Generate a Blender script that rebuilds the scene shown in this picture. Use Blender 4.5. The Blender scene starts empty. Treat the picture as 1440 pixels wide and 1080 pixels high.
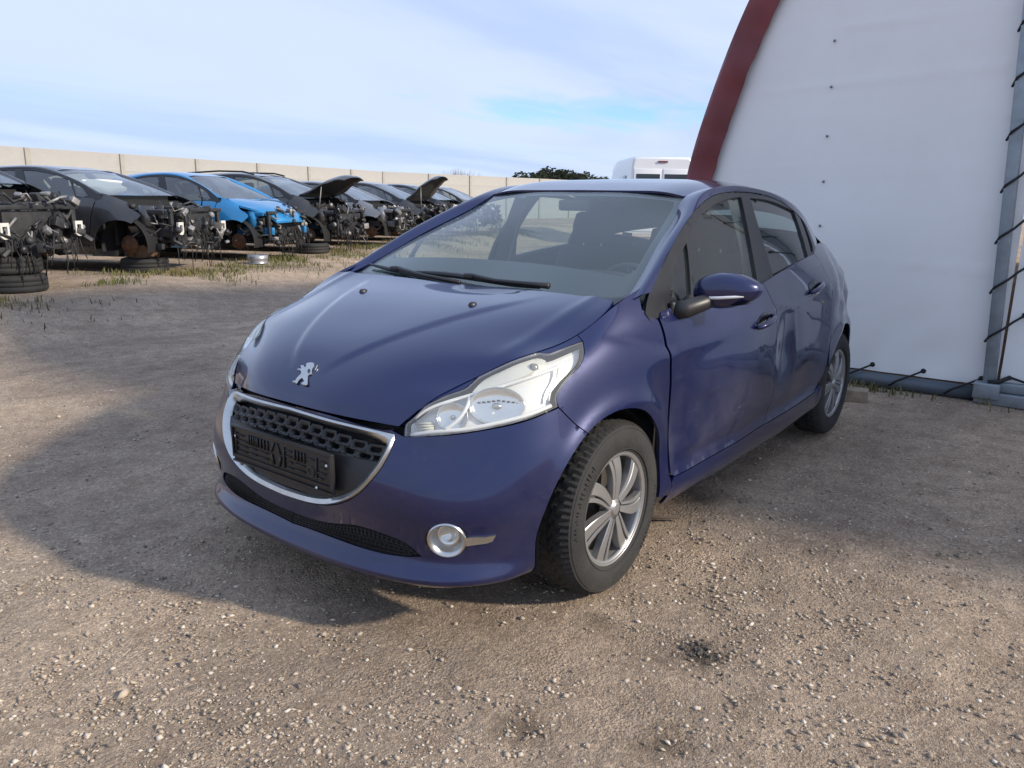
import bpy, bmesh, math, random
import numpy as np
from mathutils import Vector, Matrix, noise
from mathutils.bvhtree import BVHTree
from mathutils.geometry import delaunay_2d_cdt

# ---------------------------------------------------------------- camera
W_, H_ = 1440.0, 1080.0
CAM = np.array([2.2086, 2.0937, 1.3525]); YAW, PITCH, ROLL, FPX = map(float, (*np.radians([-142.0054, -13.3436, 0.7763]), 1099.31))
_f = np.array([math.cos(PITCH)*math.cos(YAW), math.cos(PITCH)*math.sin(YAW), math.sin(PITCH)])
_r = np.cross(_f, [0, 0, 1]); _r /= np.linalg.norm(_r); _u = np.cross(_r, _f)
CR = _r*math.cos(ROLL)+_u*math.sin(ROLL); CU = -_r*math.sin(ROLL)+_u*math.cos(ROLL); CF = _f
scene = bpy.context.scene
col = scene.collection
cam_d = bpy.data.cameras.new('camera'); cam = bpy.data.objects.new('camera', cam_d); col.objects.link(cam)
cam_d.sensor_width = 36.0; cam_d.lens = FPX/W_*36.0; cam_d.clip_end = 5000; cam_d.clip_start = 0.05
m = Matrix.Identity(4)
for i in range(3):
    m[i][0] = CR[i]; m[i][1] = CU[i]; m[i][2] = -CF[i]; m[i][3] = CAM[i]
cam.matrix_world = m
scene.camera = cam
def ray(px, py): return CF+CR*((px-W_/2)/FPX)+CU*((H_/2-py)/FPX)
def at_y(px, py, y):
    d = ray(px, py); return CAM+d*((y-CAM[1])/d[1])
def at_x(px, py, x):
    d = ray(px, py); return CAM+d*((x-CAM[0])/d[0])
def at_z(px, py, z=0.0):
    d = ray(px, py); return CAM+d*((z-CAM[2])/d[2])

# ---------------------------------------------------------------- sky, sun, exposure
SUN_TO = Vector((-0.60, 1.80, 1.0)).normalized()        # direction towards the sun
el = math.asin(SUN_TO.z); az = math.atan2(SUN_TO.x, SUN_TO.y)
world = bpy.data.worlds.new('World'); scene.world = world; world.use_nodes = True
nt = world.node_tree; N = nt.nodes; L = nt.links; N.clear()
def wn(t, **k):
    n = N.new(t)
    for a, b in k.items(): setattr(n, a, b)
    return n
out = wn('ShaderNodeOutputWorld'); bg = wn('ShaderNodeBackground')
sky = wn('ShaderNodeTexSky', sky_type='NISHITA', sun_disc=False, sun_elevation=el, sun_rotation=az, altitude=250, air_density=1.0, dust_density=0.1, ozone_density=3.0)
tc = wn('ShaderNodeTexCoord'); sep = wn('ShaderNodeSeparateXYZ'); L.new(tc.outputs['Generated'], sep.inputs[0])
zc = wn('ShaderNodeMath', operation='MAXIMUM'); L.new(sep.outputs['Z'], zc.inputs[0]); zc.inputs[1].default_value = 0.0
za = wn('ShaderNodeMath', operation='ADD'); L.new(zc.outputs[0], za.inputs[0]); za.inputs[1].default_value = 0.10
dx = wn('ShaderNodeMath', operation='DIVIDE'); dy = wn('ShaderNodeMath', operation='DIVIDE')
L.new(sep.outputs['X'], dx.inputs[0]); L.new(za.outputs[0], dx.inputs[1]); L.new(sep.outputs['Y'], dy.inputs[0]); L.new(za.outputs[0], dy.inputs[1])
cmb = wn('ShaderNodeCombineXYZ'); L.new(dx.outputs[0], cmb.inputs[0]); L.new(dy.outputs[0], cmb.inputs[1])
def cloud(rot, scl, nscale, det, dist, loc=(0, 0, 0)):
    mp = wn('ShaderNodeMapping'); mp.inputs['Rotation'].default_value = (0, 0, rot); mp.inputs['Scale'].default_value = scl; mp.inputs['Location'].default_value = loc
    L.new(cmb.outputs[0], mp.inputs[0])
    nz = wn('ShaderNodeTexNoise'); nz.inputs['Scale'].default_value = nscale; nz.inputs['Detail'].default_value = det; nz.inputs['Roughness'].default_value = 0.55; nz.inputs['Distortion'].default_value = dist
    L.new(mp.outputs[0], nz.inputs['Vector']); return nz
def ramp(src, stops):
    r = wn('ShaderNodeValToRGB'); L.new(src, r.inputs[0]); e = r.color_ramp.elements
    e[0].position, e[0].color = stops[0][0], (*stops[0][1],)+(1,) if len(stops[0][1]) == 3 else stops[0][1]
    e[1].position, e[1].color = stops[-1][0], (*stops[-1][1], 1)
    for p, c in stops[1:-1]:
        q = e.new(p); q.color = (*c, 1)
    r.color_ramp.interpolation = 'EASE'
    return r
CLOUD_ROT, CLOUD_LOC = 0.72, (0.0, 0.0, 0.0)
n1 = cloud(CLOUD_ROT, (0.30, 0.9, 1), 0.42, 6, 0.5, CLOUD_LOC)
cov = ramp(n1.outputs['Fac'], [(0.33, (0.84,)*3), (0.47, (0.97,)*3)])
n2 = cloud(CLOUD_ROT+0.25, (0.40, 1.0, 1), 0.55, 5, 0.6, (3.1, 1.7, 0))
shade = ramp(n2.outputs['Fac'], [(0.36, (1.95, 2.45, 3.55)), (0.64, (2.50, 2.92, 3.85))])
# a long blue gap in the thin cloud, low above the horizon
gd = ray(880, 160); gd = gd/np.linalg.norm(gd); gp = gd[:2]/(gd[2]+.10); ga = math.atan2(gp[1], gp[0])
gs = wn('ShaderNodeVectorMath', operation='SUBTRACT'); L.new(cmb.outputs[0], gs.inputs[0]); gs.inputs[1].default_value = (gp[0], gp[1], 0)
gr_ = wn('ShaderNodeVectorRotate', rotation_type='Z_AXIS'); gr_.inputs['Angle'].default_value = -ga-.16; L.new(gs.outputs[0], gr_.inputs['Vector'])
gm = wn('ShaderNodeVectorMath', operation='MULTIPLY'); L.new(gr_.outputs[0], gm.inputs[0]); gm.inputs[1].default_value = (1/.62, 1/1.25, 0)
gl_ = wn('ShaderNodeVectorMath', operation='LENGTH'); L.new(gm.outputs[0], gl_.inputs[0])
gn = cloud(CLOUD_ROT+.2, (.5, 1.3, 1), 1.6, 7, 1.2, (5, 2, 0)); ga2 = wn('ShaderNodeMath', operation='MULTIPLY_ADD'); L.new(gn.outputs['Fac'], ga2.inputs[0]); ga2.inputs[1].default_value = 2.6; L.new(gl_.outputs['Value'], ga2.inputs[2])
gmr = wn('ShaderNodeMapRange'); gmr.inputs[1].default_value = 1.35; gmr.inputs[2].default_value = 2.35; gmr.inputs[3].default_value = .15; gmr.inputs[4].default_value = 1.0; L.new(ga2.outputs[0], gmr.inputs[0])
cover = wn('ShaderNodeMath', operation='MULTIPLY'); L.new(cov.outputs[0], cover.inputs[0]); L.new(gmr.outputs[0], cover.inputs[1])
skyt = wn('ShaderNodeMix', data_type='RGBA', blend_type='MULTIPLY'); skyt.inputs['Factor'].default_value = 1.0; L.new(sky.outputs[0], skyt.inputs['A']); skyt.inputs['B'].default_value = (.46, .58, .76, 1)
mix = wn('ShaderNodeMix', data_type='RGBA'); L.new(cover.outputs[0], mix.inputs['Factor']); L.new(skyt.outputs['Result'], mix.inputs['A']); L.new(shade.outputs[0], mix.inputs['B'])
L.new(mix.outputs['Result'], bg.inputs['Color']); bg.inputs['Strength'].default_value = 0.15
L.new(bg.outputs[0], out.inputs['Surface'])
sun_d = bpy.data.lights.new('sun', 'SUN'); sun_d.energy = 2.7; sun_d.angle = math.radians(3.2); sun_d.color = (1.0, 0.90, 0.76)
sun = bpy.data.objects.new('sun', sun_d); col.objects.link(sun)
sun.rotation_euler = SUN_TO.to_track_quat('Z', 'Y').to_euler(); sun.location = (-6, 18, 12)
scene.view_settings.view_transform = 'Standard'; scene.view_settings.look = 'None'
scene.view_settings.exposure = 0.92; scene.view_settings.gamma = 1.0; scene.view_settings.use_curve_mapping = False
scene.render.engine = 'CYCLES'

# ---------------------------------------------------------------- helpers: tags, materials, meshes
random.seed(7); RNG = np.random.default_rng(11)
def tag(o, label=None, cat=None, group=None, kind=None):
    if label: o['label'] = label
    if cat: o['category'] = cat
    if group: o['group'] = group
    if kind: o['kind'] = kind
    return o
def empty(name, loc=(0, 0, 0), rz=0.0):
    o = bpy.data.objects.new(name, None); col.objects.link(o); o.location = loc; o.rotation_euler = (0, 0, rz); o.empty_display_size = 0.2; return o
MATS = {}
def mat(name, color=(0.5, 0.5, 0.5), rough=0.5, metal=0.0, spec=0.5, coat=0.0, bump=0.0, bscale=60.0, var=0.0, vscale=4.0, var2=None, alpha=1.0, coat_rough=0.03, dirt=0.0, dirt_col=(0.30, 0.25, 0.19), dscale=9.0, rvar=0.0, det=6):
    if name in MATS: return MATS[name]
    M = bpy.data.materials.new(name); M.use_nodes = True; t = M.node_tree; n = t.nodes; b = n['Principled BSDF']
    b.inputs['Roughness'].default_value = rough; b.inputs['Metallic'].default_value = metal; b.inputs['Specular IOR Level'].default_value = spec
    b.inputs['Coat Weight'].default_value = coat; b.inputs['Coat Roughness'].default_value = coat_rough; b.inputs['Base Color'].default_value = (*color, 1)
    tcn = n.new('ShaderNodeTexCoord'); vec = tcn.outputs['Object']
    colsock = None
    if var > 0 or var2 is not None:
        nz = n.new('ShaderNodeTexNoise'); nz.inputs['Scale'].default_value = vscale; nz.inputs['Detail'].default_value = det; nz.inputs['Roughness'].default_value = 0.6
        t.links.new(vec, nz.inputs['Vector'])
        r = n.new('ShaderNodeValToRGB'); t.links.new(nz.outputs['Fac'], r.inputs[0])
        c2 = var2 if var2 is not None else tuple(min(1, c*(1+var)) for c in color)
        c1 = color if var2 is not None else tuple(c*(1-var) for c in color)
        r.color_ramp.elements[0].color = (*c1, 1); r.color_ramp.elements[1].color = (*c2, 1)
        r.color_ramp.elements[0].position = 0.33; r.color_ramp.elements[1].position = 0.67
        colsock = r.outputs[0]
    if dirt > 0:
        nz = n.new('ShaderNodeTexNoise'); nz.inputs['Scale'].default_value = dscale; nz.inputs['Detail'].default_value = 8; nz.inputs['Roughness'].default_value = 0.68
        t.links.new(vec, nz.inputs['Vector'])
        r = n.new('ShaderNodeMapRange'); r.inputs['From Min'].default_value = 0.42; r.inputs['From Max'].default_value = 0.80; r.inputs['To Max'].default_value = dirt; t.links.new(nz.outputs['Fac'], r.inputs[0])
        mx = n.new('ShaderNodeMix'); mx.data_type = 'RGBA'; t.links.new(r.outputs[0], mx.inputs['Factor'])
        if colsock: t.links.new(colsock, mx.inputs['A'])
        else: mx.inputs['A'].default_value = (*color, 1)
        mx.inputs['B'].default_value = (*dirt_col, 1); colsock = mx.outputs['Result']
        ra = n.new('ShaderNodeMath'); ra.operation = 'MULTIPLY_ADD'; t.links.new(r.outputs[0], ra.inputs[0]); ra.inputs[1].default_value = 0.5; ra.inputs[2].default_value = rough; ra.use_clamp = True
        t.links.new(ra.outputs[0], b.inputs['Roughness'])
        if coat > 0:
            cw = n.new('ShaderNodeMath'); cw.operation = 'MULTIPLY_ADD'; t.links.new(r.outputs[0], cw.inputs[0]); cw.inputs[1].default_value = -coat; cw.inputs[2].default_value = coat; cw.use_clamp = True
            t.links.new(cw.outputs[0], b.inputs['Coat Weight'])
    if colsock: t.links.new(colsock, b.inputs['Base Color'])
    if bump > 0:
        nz = n.new('ShaderNodeTexNoise'); nz.inputs['Scale'].default_value = bscale; nz.inputs['Detail'].default_value = 5
        t.links.new(vec, nz.inputs['Vector'])
        bp = n.new('ShaderNodeBump'); bp.inputs['Strength'].default_value = bump; bp.inputs['Distance'].default_value = 0.02
        t.links.new(nz.outputs['Fac'], bp.inputs['Height']); t.links.new(bp.outputs[0], b.inputs['Normal'])
    MATS[name] = M; return M
def glass_mat(name, tint=(0.55, 0.62, 0.60), dens=0.5, rough=0.0, film=0.0, filmcol=(0.55, 0.58, 0.55)):
    # thin tinted pane: transparent with a dielectric reflection, plus a faint film: dust, with some veil of light put into its colour
    if name in MATS: return MATS[name]
    M = bpy.data.materials.new(name); M.use_nodes = True; t = M.node_tree; n = t.nodes; n.clear()
    o = n.new('ShaderNodeOutputMaterial'); tr = n.new('ShaderNodeBsdfTransparent'); tr.inputs[0].default_value = (*tint, 1)
    gl = n.new('ShaderNodeBsdfGlossy'); gl.inputs['Roughness'].default_value = rough; gl.inputs['Color'].default_value = (1, 1, 1, 1)
    lw = n.new('ShaderNodeLayerWeight'); lw.inputs[0].default_value = .5
    pw = n.new('ShaderNodeMath'); pw.operation = 'POWER'; t.links.new(lw.outputs['Facing'], pw.inputs[0]); pw.inputs[1].default_value = 4.6
    f0 = .045+.12*dens; fr = n.new('ShaderNodeMath'); fr.operation = 'MULTIPLY_ADD'; t.links.new(pw.outputs[0], fr.inputs[0]); fr.inputs[1].default_value = 1-f0; fr.inputs[2].default_value = f0; fr.use_clamp = True
    mx = n.new('ShaderNodeMixShader'); t.links.new(fr.outputs[0], mx.inputs[0]); t.links.new(tr.outputs[0], mx.inputs[1]); t.links.new(gl.outputs[0], mx.inputs[2])
    last = mx.outputs[0]
    if film > 0:
        df = n.new('ShaderNodeBsdfDiffuse'); df.inputs[0].default_value = (*filmcol, 1)
        m2 = n.new('ShaderNodeMixShader'); m2.inputs[0].default_value = film; t.links.new(last, m2.inputs[1]); t.links.new(df.outputs[0], m2.inputs[2]); last = m2.outputs[0]
    t.links.new(last, o.inputs[0]); MATS[name] = M; return M
def new_obj(name, verts, faces, material, parent=None, smooth=True, mats=None, midx=None):
    me = bpy.data.meshes.new(name); me.from_pydata([tuple(map(float, v)) for v in verts], [], [tuple(map(int, f)) for f in faces])
    if mats:
        for q in mats: me.materials.append(q)
        if midx is not None: me.polygons.foreach_set('material_index', midx)
    else: me.materials.append(material)
    if smooth: me.polygons.foreach_set('use_smooth', [True]*len(me.polygons))
    me.update()
    o = bpy.data.objects.new(name, me); col.objects.link(o)
    if parent is not None: o.parent = parent
    return o
class MB:
    """collects shapes, builds one mesh object"""
    def __init__(s): s.v = []; s.f = []; s.m = []; s.cur = 0
    def add(s, v, f):
        b = len(s.v); s.v.extend([tuple(map(float, p)) for p in v]); s.f.extend([tuple(int(i)+b for i in q) for q in f]); s.m.extend([s.cur]*len(f)); return s
    def box(s, c, size, rot=None, bev=0.0):
        hx, hy, hz = (q/2 for q in size)
        if bev <= 0:
            v = [(x, y, z) for x in (-hx, hx) for y in (-hy, hy) for z in (-hz, hz)]
            f = [(0, 1, 3, 2), (4, 6, 7, 5), (0, 4, 5, 1), (2, 3, 7, 6), (0, 2, 6, 4), (1, 5, 7, 3)]
        else:
            bm = bmesh.new(); bmesh.ops.create_cube(bm, size=1.0)
            for q in bm.verts: q.co = Vector((q.co.x*size[0], q.co.y*size[1], q.co.z*size[2]))
            bmesh.ops.bevel(bm, geom=list(bm.edges), offset=min(bev, min(size)*0.45), segments=2, affect='EDGES', profile=0.6)
            bm.verts.index_update(); v = [tuple(q.co) for q in bm.verts]; f = [[q.index for q in p.verts] for p in bm.faces]; bm.free()
        c = Vector(c)
        if rot is not None: v = [tuple(rot @ Vector(p)+c) for p in v]
        else: v = [tuple(Vector(p)+c) for p in v]
        return s.add(v, f)
    def tube(s, pts, r, seg=8, caps=True, closed=False):
        pts = [Vector(p) for p in pts]; n = len(pts); rr = r if hasattr(r, '__len__') else [r]*n
        V = []; up = None
        for i, p in enumerate(pts):
            a = pts[(i-1) % n] if (closed or i > 0) else p; b = pts[(i+1) % n] if (closed or i < n-1) else p
            d = (b-a)
            d = d.normalized() if d.length > 1e-9 else Vector((0, 0, 1))
            if up is None:
                up = Vector((0, 0, 1)) if abs(d.z) < 0.9 else Vector((1, 0, 0))
            e1 = (up-d*up.dot(d))
            e1 = e1.normalized() if e1.length > 1e-6 else d.orthogonal().normalized()
            up = e1; e2 = d.cross(e1)
            for k in range(seg):
                t = 2*math.pi*k/seg; V.append(p+(e1*math.cos(t)+e2*math.sin(t))*rr[i])
        F = []
        for i in range(n if closed else n-1):
            a = i*seg; b = ((i+1) % n)*seg
            for k in range(seg): F.append((a+k, a+(k+1) % seg, b+(k+1) % seg, b+k))
        if caps and not closed:
            F.append(tuple(range(seg-1, -1, -1))); F.append(tuple(range((n-1)*seg, n*seg)))
        return s.add(V, F)
    def lathe(s, prof, seg=32, mtx=None, closed_prof=False, arc=None):
        # profile (r, h) about local Z
        n = len(prof); V = []; m_ = mtx or Matrix.Identity(4)
        a0, a1 = arc or (0, 2*math.pi); full = arc is None; S = seg if full else seg+1
        for k in range(S):
            t = a0+(a1-a0)*k/seg
            for r, h in prof: V.append(m_ @ Vector((r*math.cos(t), r*math.sin(t), h)))
        F = []
        for k in range(seg):
            a = k*n; b = ((k+1) % S)*n
            for i in range(n if closed_prof else n-1):
                j = (i+1) % n; F.append((a+i, b+i, b+j, a+j))
        return s.add(V, F)
    def sheet(s, rows, flip=False):
        n = len(rows[0]); V = [p for r in rows for p in r]; F = []
        for i in range(len(rows)-1):
            for j in range(n-1):
                q = (i*n+j, i*n+j+1, (i+1)*n+j+1, (i+1)*n+j); F.append(q[::-1] if flip else q)
        return s.add(V, F)
    def prism(s, poly, d, mtx=None):
        # polygon (x,y) extruded along local z by d
        n = len(poly); m_ = mtx or Matrix.Identity(4)
        V = [m_ @ Vector((x, y, 0)) for x, y in poly]+[m_ @ Vector((x, y, d)) for x, y in poly]
        F = [tuple(range(n-1, -1, -1)), tuple(range(n, 2*n))]+[(i, (i+1) % n, n+(i+1) % n, n+i) for i in range(n)]
        return s.add(V, F)
    def build(s, name, material, parent=None, smooth=True, mats=None):
        return new_obj(name, s.v, s.f, material, parent, smooth, mats, s.m if mats else None)
def sharp(o, deg=35):
    """smooth shading with edges sharper than deg kept hard"""
    me = o.data; bm = bmesh.new(); bm.from_mesh(me)
    bmesh.ops.recalc_face_normals(bm, faces=bm.faces)
    c = math.radians(deg)
    for e in bm.edges:
        if len(e.link_faces) == 2 and e.calc_face_angle(0) > c: e.smooth = False
    bm.to_mesh(me); bm.free(); return o
def ncs(t, Y):
    """natural cubic spline through (t, Y)"""
    t = np.asarray(t, float); Y = np.asarray(Y, float); n = len(t); h = np.diff(t)
    A = np.zeros((n, n)); B = np.zeros((n,)+Y.shape[1:]); A[0, 0] = A[-1, -1] = 1
    for i in range(1, n-1):
        A[i, i-1] = h[i-1]; A[i, i] = 2*(h[i-1]+h[i]); A[i, i+1] = h[i]
        B[i] = 6*((Y[i+1]-Y[i])/h[i]-(Y[i]-Y[i-1])/h[i-1])
    M2 = np.linalg.solve(A, B)
    def ev(x):
        x = np.asarray(x, float); i = np.clip(np.searchsorted(t, x)-1, 0, n-2)
        ex = (...,)+(None,)*(Y.ndim-1)
        a = ((t[i+1]-x)/h[i])[ex]; b = ((x-t[i])/h[i])[ex]; hh = h[i][ex]
        return a*Y[i]+b*Y[i+1]+((a**3-a)*M2[i]+(b**3-b)*M2[i+1])*hh*hh/6
    return ev
# ---------------------------------------------------------------- smooth surfaces and panels cut from them
class Surf:
    def __init__(s, rails, mir0=False, mir1=False, out=1, deform=None):
        P = np.array(rails, float)                      # R x K x 3
        R, K, _ = P.shape
        s.k0 = 0
        if mir0:
            a = P[:, 1:3][:, ::-1]*[1, -1, 1]; P = np.concatenate([a, P], 1); s.k0 = 2
        k1 = s.k0+K-1
        if mir1:
            P = np.concatenate([P, P[:, k1-2:k1][:, ::-1]*[1, -1, 1]], 1)
        s.P = P; K2 = P.shape[1]
        du = np.linalg.norm(np.diff(P, axis=1), axis=2).mean(0); tu = np.concatenate([[0], np.cumsum(du)])
        tu = tu-tu[s.k0]; s.Lu = tu[k1]; s.tu = tu/s.Lu
        dv = np.linalg.norm(np.diff(P[:, s.k0:k1+1], axis=0), axis=2).mean(1); tv = np.concatenate([[0], np.cumsum(dv)]); s.Lv = tv[-1]; s.tv = tv/tv[-1]
        s.wu = ncs(s.tu, np.eye(K2)); s.wv = ncs(s.tv, np.eye(R)); s.out = out; s.deform = deform
        s._bvh()
    def raw(s, u, v): return np.einsum('nk,nr,rkd->nd', s.wu(u), s.wv(v), s.P)
    def ev(s, u, v, dent=True):
        p = s.raw(np.atleast_1d(u), np.atleast_1d(v))
        if dent and s.deform is not None: p = s.deform(p, s.nrm_raw(np.atleast_1d(u), np.atleast_1d(v)))
        return p
    def nrm_raw(s, u, v):
        e = 1e-4; a = s.raw(u+e, v)-s.raw(u-e, v); b = s.raw(u, v+e)-s.raw(u, v-e)
        n = np.cross(a, b)*s.out; return n/np.maximum(np.linalg.norm(n, axis=1, keepdims=True), 1e-12)
    def nrm(s, u, v, dent=True):
        e = 1e-3; a = s.ev(u+e, v, dent)-s.ev(u-e, v, dent); b = s.ev(u, v+e, dent)-s.ev(u, v-e, dent)
        n = np.cross(a, b)*s.out; return n/np.maximum(np.linalg.norm(n, axis=1, keepdims=True), 1e-12)
    def _bvh(s, nu=260, nv=90):
        s.nu, s.nv = nu, nv
        U, V = np.meshgrid(np.linspace(0, 1, nu), np.linspace(0, 1, nv), indexing='ij')
        p = s.raw(U.ravel(), V.ravel())
        f = [(i*nv+j, (i+1)*nv+j, (i+1)*nv+j+1, i*nv+j+1) for i in range(nu-1) for j in range(nv-1)]
        s.bvh = BVHTree.FromPolygons([tuple(q) for q in p], f)
    def hit(s, o, d):
        d = Vector(d).normalized(); loc, n, idx, dist = s.bvh.ray_cast(Vector(o), d)
        if loc is None:
            # nearest point to the ray line: march
            best = None
            for t in np.linspace(0.3, 8, 400):
                q = s.bvh.find_nearest(Vector(o)+d*float(t))
                if best is None or q[3] < best[0]: best = (q[3], q[2])
            idx = best[1]
        i, j = divmod(idx, s.nv-1); u = (i+.5)/(s.nu-1); v = (j+.5)/(s.nv-1)
        o = np.array(o, float); dd = np.array(d)
        e1 = np.cross(dd, [0.3, 0.5, 0.81]); e1 /= np.linalg.norm(e1); e2 = np.cross(dd, e1)
        for _ in range(12):
            e = 1e-4
            p = s.raw(np.array([u, u+e, u]), np.array([v, v, v+e]))-o
            q = np.stack([p@e1, p@e2], 1); J = np.stack([(q[1]-q[0])/e, (q[2]-q[0])/e], 1)
            try: st = np.linalg.lstsq(J, -q[0], rcond=None)[0]
            except Exception: break
            st = np.clip(st, -.02, .02); u += st[0]; v += st[1]; u = min(max(u, -0.0), 1.0); v = min(max(v, 0.0), 1.0)
        return (u, v)
    def px(s, x, y): return s.hit(CAM, ray(x, y))
    def side(s, x, z): return s.hit((x, 3.0, z), (0, -1, 0))
    def front(s, y, z): return s.hit((3.0, y, z), (-1, 0, 0))
    def top(s, x, y): return s.hit((x, y, 3.0), (0, 0, -1))
def resample(poly, h, closed=True):
    out_ = []; n = len(poly)
    for i in range(n if closed else n-1):
        a = np.array(poly[i]); b = np.array(poly[(i+1) % n]); k = max(1, int(math.ceil(np.linalg.norm(b-a)/h)))
        for q in range(k): out_.append(a+(b-a)*q/k)
    if not closed: out_.append(np.array(poly[-1]))
    return np.array(out_)
def smooth_poly(pts, corners=(), n=6, closed=True):
    """spline through points; indices in corners stay sharp"""
    pts = np.array(pts, float); N_ = len(pts)
    if not closed:
        d = np.concatenate([[0], np.cumsum(np.linalg.norm(np.diff(pts, axis=0), axis=1))]); cr = sorted(set([0, N_-1])|set(corners)); res = []
        for a, b in zip(cr[:-1], cr[1:]):
            t = d[a:b+1]; f = ncs(t, pts[a:b+1]) if b-a > 1 else (lambda x, a=a, b=b, t=t: pts[a]+(pts[b]-pts[a])*((x-t[0])/(t[-1]-t[0]))[:, None])
            res.append(f(np.linspace(t[0], t[-1], (b-a)*n+1))[:-1])
        res.append(pts[-1:]); return np.concatenate(res)
    if len(corners) == 0:
        q = np.concatenate([pts[-3:], pts, pts[:4]]); d = np.concatenate([[0], np.cumsum(np.linalg.norm(np.diff(q, axis=0), axis=1))])
        return ncs(d, q)(np.linspace(d[3], d[3+N_], N_*n+1))[:-1]
    c0 = corners[0]; q = np.concatenate([pts[c0:], pts[:c0+1]]); cc = [(c-c0) % N_ for c in corners]+[N_]
    return smooth_poly(q, cc, n, closed=False)[:-1]
def inset(poly, d):
    p = np.array(poly); a = np.roll(p, 1, 0); b = np.roll(p, -1, 0)
    area = 0.5*np.sum(p[:, 0]*b[:, 1]-b[:, 0]*p[:, 1]); s = 1 if area > 0 else -1
    e1 = p-a; e2 = b-p; e1 /= np.maximum(np.linalg.norm(e1, axis=1, keepdims=True), 1e-9); e2 /= np.maximum(np.linalg.norm(e2, axis=1, keepdims=True), 1e-9)
    n1 = np.stack([-e1[:, 1], e1[:, 0]], 1)*s; n2 = np.stack([-e2[:, 1], e2[:, 0]], 1)*s
    nb = n1+n2; l = np.linalg.norm(nb, axis=1, keepdims=True); nb = nb/np.maximum(l, 1e-6); c = np.clip((nb*n1).sum(1, keepdims=True), .5, 1)
    return p+nb*d/c
def inpoly(pts, poly):
    x, y = pts[:, 0], pts[:, 1]; r = np.zeros(len(pts), bool); n = len(poly); j = n-1
    for i in range(n):
        xi, yi = poly[i]; xj, yj = poly[j]
        c = ((yi > y) != (yj > y)) & (x < (xj-xi)*(y-yi)/((yj-yi) if yj != yi else 1e-12)+xi); r ^= c; j = i
    return r
def segdist(pts, poly):
    a = np.array(poly); b = np.roll(a, -1, 0); d = np.full(len(pts), 1e9)
    for p, q in zip(a, b):
        e = q-p; l = e@e
        if l < 1e-14: continue
        t = np.clip(((pts-p)@e)/l, 0, 1); d = np.minimum(d, np.linalg.norm(pts-(p+t[:, None]*e), axis=1))
    return d
def cut(S, poly_uv, holes=(), h=0.014, gap=0.0018):
    """triangulate a polygon of surface parameters: returns (uv, tris, boundary loops)"""
    sc = np.array([S.Lu, S.Lv]); loops = []
    p0 = inset(resample(np.array(poly_uv)*sc, h), gap); loops.append(p0)
    for q in holes: loops.append(inset(resample(np.array(q)*sc, h), -gap))
    lo = p0.min(0); hi = p0.max(0); hy = h*0.87
    g = []; k = 0; y = lo[1]+h*.5
    while y < hi[1]:
        xs = np.arange(lo[0]+(h*.5 if k % 2 else 0), hi[0], h); g.append(np.stack([xs, np.full_like(xs, y)], 1)); y += hy; k += 1
    g = np.concatenate(g) if g else np.zeros((0, 2))
    if len(g):
        ok = inpoly(g, p0) & (segdist(g, p0) > h*.55)
        for q in loops[1:]: ok &= ~inpoly(g, q) & (segdist(g, q) > h*.55)
        g = g[ok]
    V = []; E = []
    for l in loops:
        b = len(V); n = len(l); V += [Vector(q) for q in l]; E += [(b+i, b+(i+1) % n) for i in range(n)]
    V += [Vector(q) for q in g]
    ov, oe, of, *_ = delaunay_2d_cdt(V, E, [], 0, 1e-7)
    ov = np.array([tuple(q) for q in ov]); tri = np.array([f for f in of if len(f) == 3])
    c = ov[tri].mean(1); ok = inpoly(c, p0)
    for q in loops[1:]: ok &= ~inpoly(c, q)
    tri = tri[ok]
    return ov/sc, tri, [l/sc for l in loops]
def panel_mesh(S, cutres, mirror=False, off=0.0, flange=0.012, dent=True, thick=False):
    uv, tri, loops = cutres
    p = S.ev(uv[:, 0], uv[:, 1], dent); n = S.nrm(uv[:, 0], uv[:, 1], dent); p = p+n*off
    # orient triangles outwards
    fn = np.cross(p[tri[:, 1]]-p[tri[:, 0]], p[tri[:, 2]]-p[tri[:, 0]]); fl = (fn*n[tri[:, 0]]).sum(1) < 0; tri = tri.copy(); tri[fl] = tri[fl][:, ::-1]
    V = list(p); F = [tuple(t) for t in tri]
    for l in loops:
        if flange <= 0: break
        a = S.ev(l[:, 0], l[:, 1], dent); nn = S.nrm(l[:, 0], l[:, 1], dent); a = a+nn*off
        c = a-nn*flange; b = len(V); k = len(a); V += list(a)+list(c)
        for i in range(k):
            j = (i+1) % k; F.append((b+i, b+j, b+k+j, b+k+i))
    V = np.array(V)
    if mirror: V = V*[1, -1, 1]; F = [f[::-1] for f in F]
    return V, F
def merge(parts):
    V = []; F = []
    for v, f in parts:
        b = len(V); V += list(v); F += [tuple(i+b for i in q) for q in f]
    return V, F
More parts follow.
